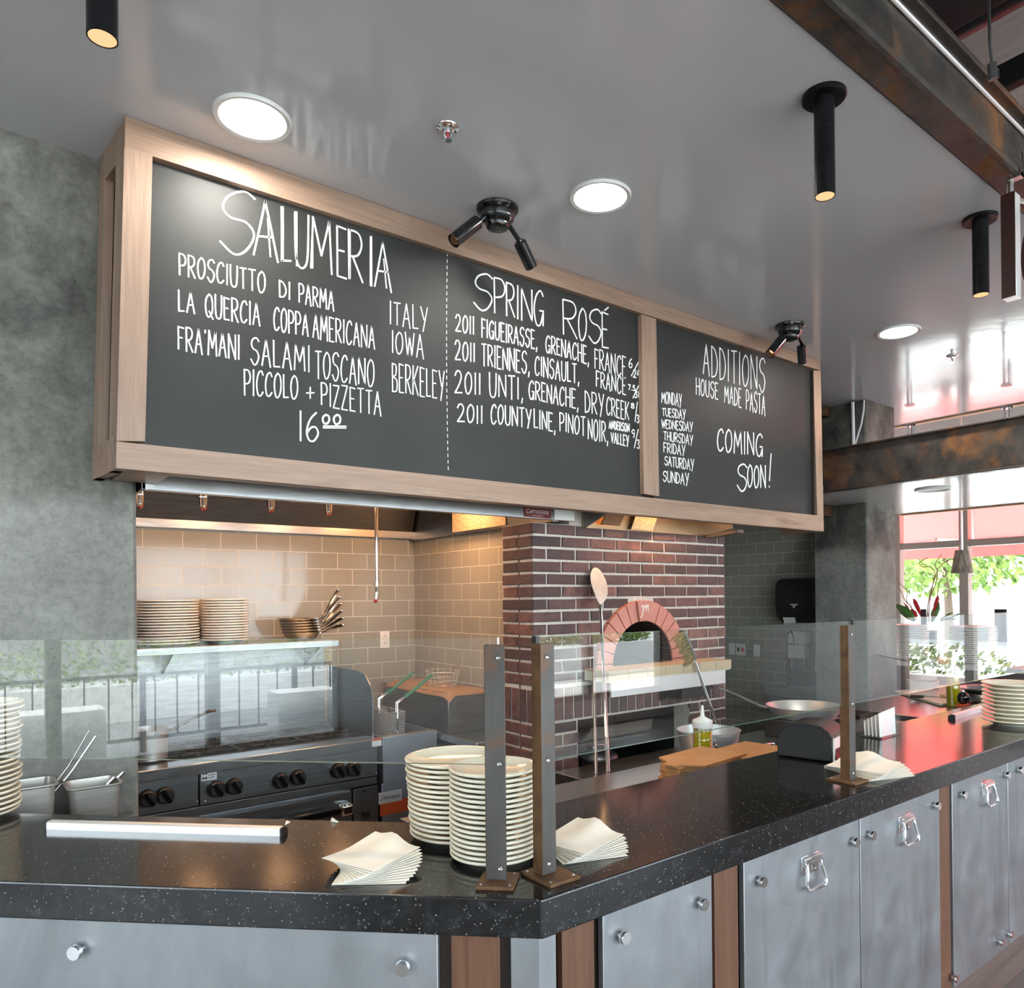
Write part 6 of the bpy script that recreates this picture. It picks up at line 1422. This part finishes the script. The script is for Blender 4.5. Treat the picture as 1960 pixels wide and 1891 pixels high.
fa = part('faucet', MB().cyl((6.18, fy, fz), (6.12, fy, fz), .016, n=12).tube([(6.12, fy, fz), (6.10, fy, fz + .05), (6.10, fy, fz + .25), (6.06, fy, fz + .30), (6.0, fy, fz + .28), (5.98, fy, fz + .22)], .009, 10), M['chrome'], t)
for s in (-.12, .0, .13): part('tap_handle', MB().cyl((6.18, fy - .1 + s, fz - .03), (6.11, fy - .1 + s, fz - .03), .014, n=10).cyl((6.11, fy - .1 + s, fz - .06), (6.11, fy - .1 + s, fz + .05), .008, n=8), M['chrome'], fa)

# ------------------------------------------------------------------ prep fridge and cookware beyond the third post
t = thing('prep_fridge', 'stainless prep counter in front of the bar pillar', 'prep counter', (5.3, 2.4, 0))
part('top', MB().box(4.62, 1.95, .89, 6.9, 2.75, .93), M['steelx'], t, bevel=.003)
part('carcass', MB().box(4.66, 2.0, .08, 6.88, 2.73, .889), M['dsteel'], t, bevel=.003)
a = Zp(1725, 1345, .932)
single('cutting_board', 'white cutting board on the prep counter by the saucepan', 'cutting board', MB().prism([Zp(1712, 1326, .932), Zp(1800, 1352, .932), Zp(1915, 1338, .932), Zp(1840, 1318, .932)], (0, 0, .018)), M['cuttingboard'], bevel=.003)
t = thing('peeler_knife', 'knife with a black sheath and wooden handle on the cutting board', 'knife', Zp(1790, 1335, .952))
part('blade', MB().prism([Zp(1742, 1331, .953), Zp(1770, 1333, .953), Zp(1801, 1334, .953), Zp(1770, 1330, .953)], (0, 0, .003)), M['chrome'], t)
part('sheath', MB().tube([Zp(1743, 1332, .958), Zp(1768, 1334, .958)], .010, 8), M['satinblack'], t)
part('handle', MB().tube([Zp(1800, 1332, .965), Zp(1815, 1332, .965), Zp(1838, 1333, .965)], [.012, .016, .018], 12), M['turned'], t)
t = thing('rolling_pin', 'pale wooden rolling pin on the prep counter beside the far plates', 'rolling pin', Zp(1870, 1325, .955))
a, b_ = Zp(1835, 1326, .985), Zp(1925, 1323, .985)
part('roller', MB().cyl(a, b_, .030, n=24), M['turned'], t, bevel=.004)
d = (b_ - a).normalized(); part('grip', MB().tube([a - d * .09, a - d * .03, a], [.010, .014, .012], 12), M['turned'], t)
t = thing('tape_gun', 'small black and orange gadget on the far granite edge', 'gadget', Zp(1845, 1352, CT))
p = Zp(1844, 1353, CT); p.z = CT
p = Zp(1844, 1352, .96); p.z = .952
p = Vector((p.x, p.y, .952))
part('case', MB().ell(p + Vector((0, 0, .062)), (.040, 0, 0), (0, .035, 0), (0, 0, .042), 20, 12), M['black'], t)
part('base', MB().box(p.x - .038, p.y - .03, p.z, p.x + .038, p.y + .03, p.z + .026), M['orange'], t, bevel=.004)
part('button', MB().ell(p + Vector((-.005, 0, .105)), (.010, 0, 0), (0, .010, 0), (0, 0, .010), 10, 8), M['chrome'], t)
# pots
def rimpix(px, py, wpx, z):
    p = Zp(px, py, z); l = Zp(px - wpx / 2, py, z); r_ = Zp(px + wpx / 2, py, z); return p, (r_ - l).length / 2
p, rr = rimpix(1766, 1296, 55, 1.06)
base = Zp(1766, 1318, .932)
base = Vector((Xp(1767, 1310, 5.9).x, Xp(1767, 1310, 5.9).y, .932))
L_ = Xp(1743, 1296, 5.9); R_ = Xp(1795, 1296, 5.9); rr = prad(base, 54)
z1_, z2_, z3_ = .932, Xp(1768, 1302, 5.9).z, Xp(1768, 1260, 5.9).z
pot((5.9, base.y, .932), rr, z2_ - .934, 'dspun', 'low aluminium pot under the long handled saucepan', None, None, taper=.98, name='stew_pot')
pot((5.9, base.y, z2_ + .002), rr, z3_ - z2_, 'dspun', 'aluminium saucepan with a long handle standing on a pot', None, (-.05, .98, 0), .40, .86, rise=.12)
p = Xp(1824, 1320, 5.2); bz = Xp(1824, 1286, 5.2).z
bottle((5.2, p.y, .932), .042, (bz - .932) / 1.02, 'squeeze bottle of oil beside the long handled saucepan', 'white')
for i, (px, py, r0, lab) in enumerate(((1885, 1322, .16, 'wide steel mixing bowl on the prep counter, the lower one'), (1880, 1312, .15, 'steel mixing bowl resting in the wide bowl'))):
    p = Xp(px, py, 5.4); c = Vector((5.45, p.y, .932 + i * .03))
    single('mixing_bowl', lab, 'bowl', MB().lathe([(0, 0), (r0 * .5, .002), (r0 * .8, .03), (r0, .085), (r0 + .008, .086), (r0 * .98, .082), (r0 * .78, .034), (r0 * .48, .007), (0, .005)], c, 36), M['steel'], loc=c, group='steel mixing bowls')

# ------------------------------------------------------------------ far bar, its plates, glasses and flowers
FBX = 7.0
t = thing('far_bar', 'white topped bar crossing behind the prep counter', 'bar', (7.3, 2.4, 0))
part('top', MB().box(6.95, .2, 1.01, 7.65, 4.4, 1.05), M['white'], t, bevel=.004)
part('front', MB().box(7.0, .25, 0, 7.6, 4.35, 1.009), M['dsteel'], t)
def far_stack(px, y_px, n, wpx_, step, lab, grp, sd):
    p = Xp(px, y_px, 7.3); stack(n, (7.3, p.y, 1.052), prad(p, wpx_), .022, prad(p, wpx_) * .6, step, M['white_china'], lab, 'plate', grp, name='side_plate', jit=.002, seed=sd)
far_stack(1742, 1260, 20, 66, .0165, 'white stack on the far bar nearest the pillar', 'plates on the far bar by the pillar', 31)
far_stack(1862, 1258, 20, 84, .0165, 'white stack on the far bar by the glasses', 'plates on the far bar by the glasses', 32)
gpro = None
for i, (px, x_) in enumerate(((1912, 7.2), (1922, 7.35), (1932, 7.2), (1942, 7.35), (1951, 7.2), (1957, 7.38))):
    p = Xp(px, 1255, x_); c = Vector((x_, p.y, 1.052))
    lab = ['drinking glass on the far bar nearest the plates', 'second glass on the far bar from the plates', 'third glass on the far bar from the plates', 'fourth glass on the far bar from the plates', 'fifth glass on the far bar from the plates', 'glass on the far bar at the picture edge'][i]
    if gpro is None: gpro = single('drinking_glass', lab, 'glass', MB().lathe([(0, 0), (.028, 0), (.032, .005), (.040, .16), (.038, .16), (.029, .012), (0, .010)], c, 24), M['clear'], loc=c, group='drinking glasses on the far bar')
    else: dup(gpro, loc=c, label=lab)
# second row of sneeze guards on the far bar: dark posts
for i, px in enumerate((1768, 1910, 1921)):
    p = Xp(px, 1176, 7.55)
    lab = ['dark guard post among the flowers on the far bar', 'dark guard post on the far bar nearer the pillar of a pair', 'dark guard post on the far bar nearer the picture edge of a pair'][i]
    single('guard_post', lab, 'post', MB().box(7.54, p.y - .026, 1.052, 7.56, p.y + .026, Xp(px, 1166, 7.55).z), M['satinblack'], group='dark guard posts on the far bar', bevel=.002)
a, b_ = Xp(1775, 1170, 7.55), Xp(1990, 1160, 7.55)
single('glass_screen', 'clear glass screen standing on the far bar', 'glass screen', MB().prism([(7.565, a.y, 1.30), (7.565, b_.y, 1.30), (7.565, b_.y, b_.z - .04), (7.565, a.y, b_.z - .04)], (.008, 0, 0)), M['glass'], smooth=False)
# flower arrangement
fx = 7.95; fb = Xp(1775, 1215, fx)
t = thing('flower_arrangement', 'tropical flower arrangement with curly willow on the window side', 'flower arrangement', (fx, fb.y, 1.0))
single('plant_stand', 'dark plant stand under the flower arrangement', 'plant stand', MB().box(fx - .18, fb.y - .25, 0, fx + .2, fb.y + .25, .98), M['darkwood'], bevel=.005)
M['leafg'] = plain('glossy_green_leaf', (.035, .16, .02), .4); M['petal'] = plain('red_petal', (.45, .015, .02), .45); M['twig'] = plain('willow_twig', (.36, .20, .12), .8)
part('vase', MB().lathe([(0, .985), (.10, .985), (.12, 1.05), (.09, 1.25), (.10, 1.30), (.085, 1.30), (.08, 1.2), (0, 1.1)], (fx, fb.y, 0), 28), M['satinblack'], t)
def XF(px, py, dx=0): return Xp(px, py, fx + dx)
def leaf(nm, pts, w, mat):
    P = [XF(*p) for p in pts]; L, Rr = [], []; n = len(P)
    for i, p in enumerate(P):
        d = (P[min(i + 1, n - 1)] - P[max(i - 1, 0)]).normalized(); s = Vector((0, -d.z, d.y)); k_ = math.sin(PI * (i + .35) / (n - .3)) * w
        L.append(p + s * k_ + Vector((-.01, 0, 0))); Rr.append(p - s * k_)
    m_ = MB().add(L + Rr, [(i, i + 1, n + i + 1, n + i) for i in range(n - 1)]); o = part(nm, m_, M[mat], t); so = o.modifiers.new('thickness', 'SOLIDIFY'); so.thickness = .004
leaf('leaf', [(1752, 1188), (1742, 1178), (1730, 1168), (1716, 1158)], .055, 'leafg')
leaf('flower', [(1764, 1180), (1758, 1165), (1752, 1152), (1749, 1146)], .026, 'petal')
leaf('flower', [(1752, 1182), (1743, 1172), (1736, 1160), (1731, 1154)], .014, 'petal')
leaf('flower', [(1756, 1180), (1751, 1174), (1745, 1166)], .03, 'petal')
leaf('leaf', [(1784, 1190), (1788, 1176), (1793, 1164), (1796, 1152)], .04, 'leafg')
leaf('flower', [(1788, 1170), (1791, 1158), (1795, 1146), (1796, 1140)], .022, 'petal')
for pts in ([(1800, 1186), (1812, 1178), (1824, 1172)], [(1806, 1186), (1822, 1181), (1838, 1174)], [(1800, 1188), (1814, 1184), (1830, 1185)]): leaf('leaf', pts, .012, 'leafg')
for pts in ([(1778, 1190), (1776, 1160), (1782, 1130), (1790, 1105), (1796, 1088), (1812, 1074), (1834, 1067)], [(1778, 1190), (1780, 1150), (1786, 1115), (1789, 1095), (1780, 1085), (1766, 1085), (1760, 1078), (1770, 1070), (1777, 1068)], [(1774, 1190), (1778, 1150), (1790, 1120), (1795, 1095), (1790, 1080), (1803, 1060)], [(1752, 1188), (1744, 1160), (1735, 1150), (1737, 1132), (1727, 1122), (1718, 1108)], [(1756, 1188), (1745, 1165), (1733, 1150), (1722, 1125), (1716, 1098)], [(1782, 1190), (1793, 1150), (1797, 1118), (1806, 1100), (1800, 1092)]):
    part('twig', MB().tube([XF(x_, y_) for x_, y_ in smooth_pts(pts, 4)], .0045, 6), M['twig'], t)
# pendant lamp by the window
m, t_, b_ = nt('woven_shade'); setp(b_, None, .7); t_.links.new(ramp(t_, noise(t_, coords(t_, (30, 30, 3)), 2, 4), [(.35, (.10, .09, .07)), (.65, (.30, .27, .22))]), b_.inputs['Base Color']); M['woven'] = m
px_, = (7.4,)
pt, pb_ = Xp(1841, 1053, 7.4), Xp(1840, 1097, 7.4)
t = thing('pendant_lamp', 'grey woven pendant lamp hanging before the awning window', 'pendant lamp', (7.4, pt.y, pb_.z))
part('shade', MB().lathe([(.058, pt.z - pb_.z), (.095, 0), (.090, .0), (.054, pt.z - pb_.z - .004), (0, pt.z - pb_.z - .004)], (7.4, pt.y, pb_.z), 28), M['woven'], t)
part('stem', MB().cyl((7.4, pt.y, pt.z - .004), (7.4, pt.y, 4.7), .012, n=10), M['alu'], t)
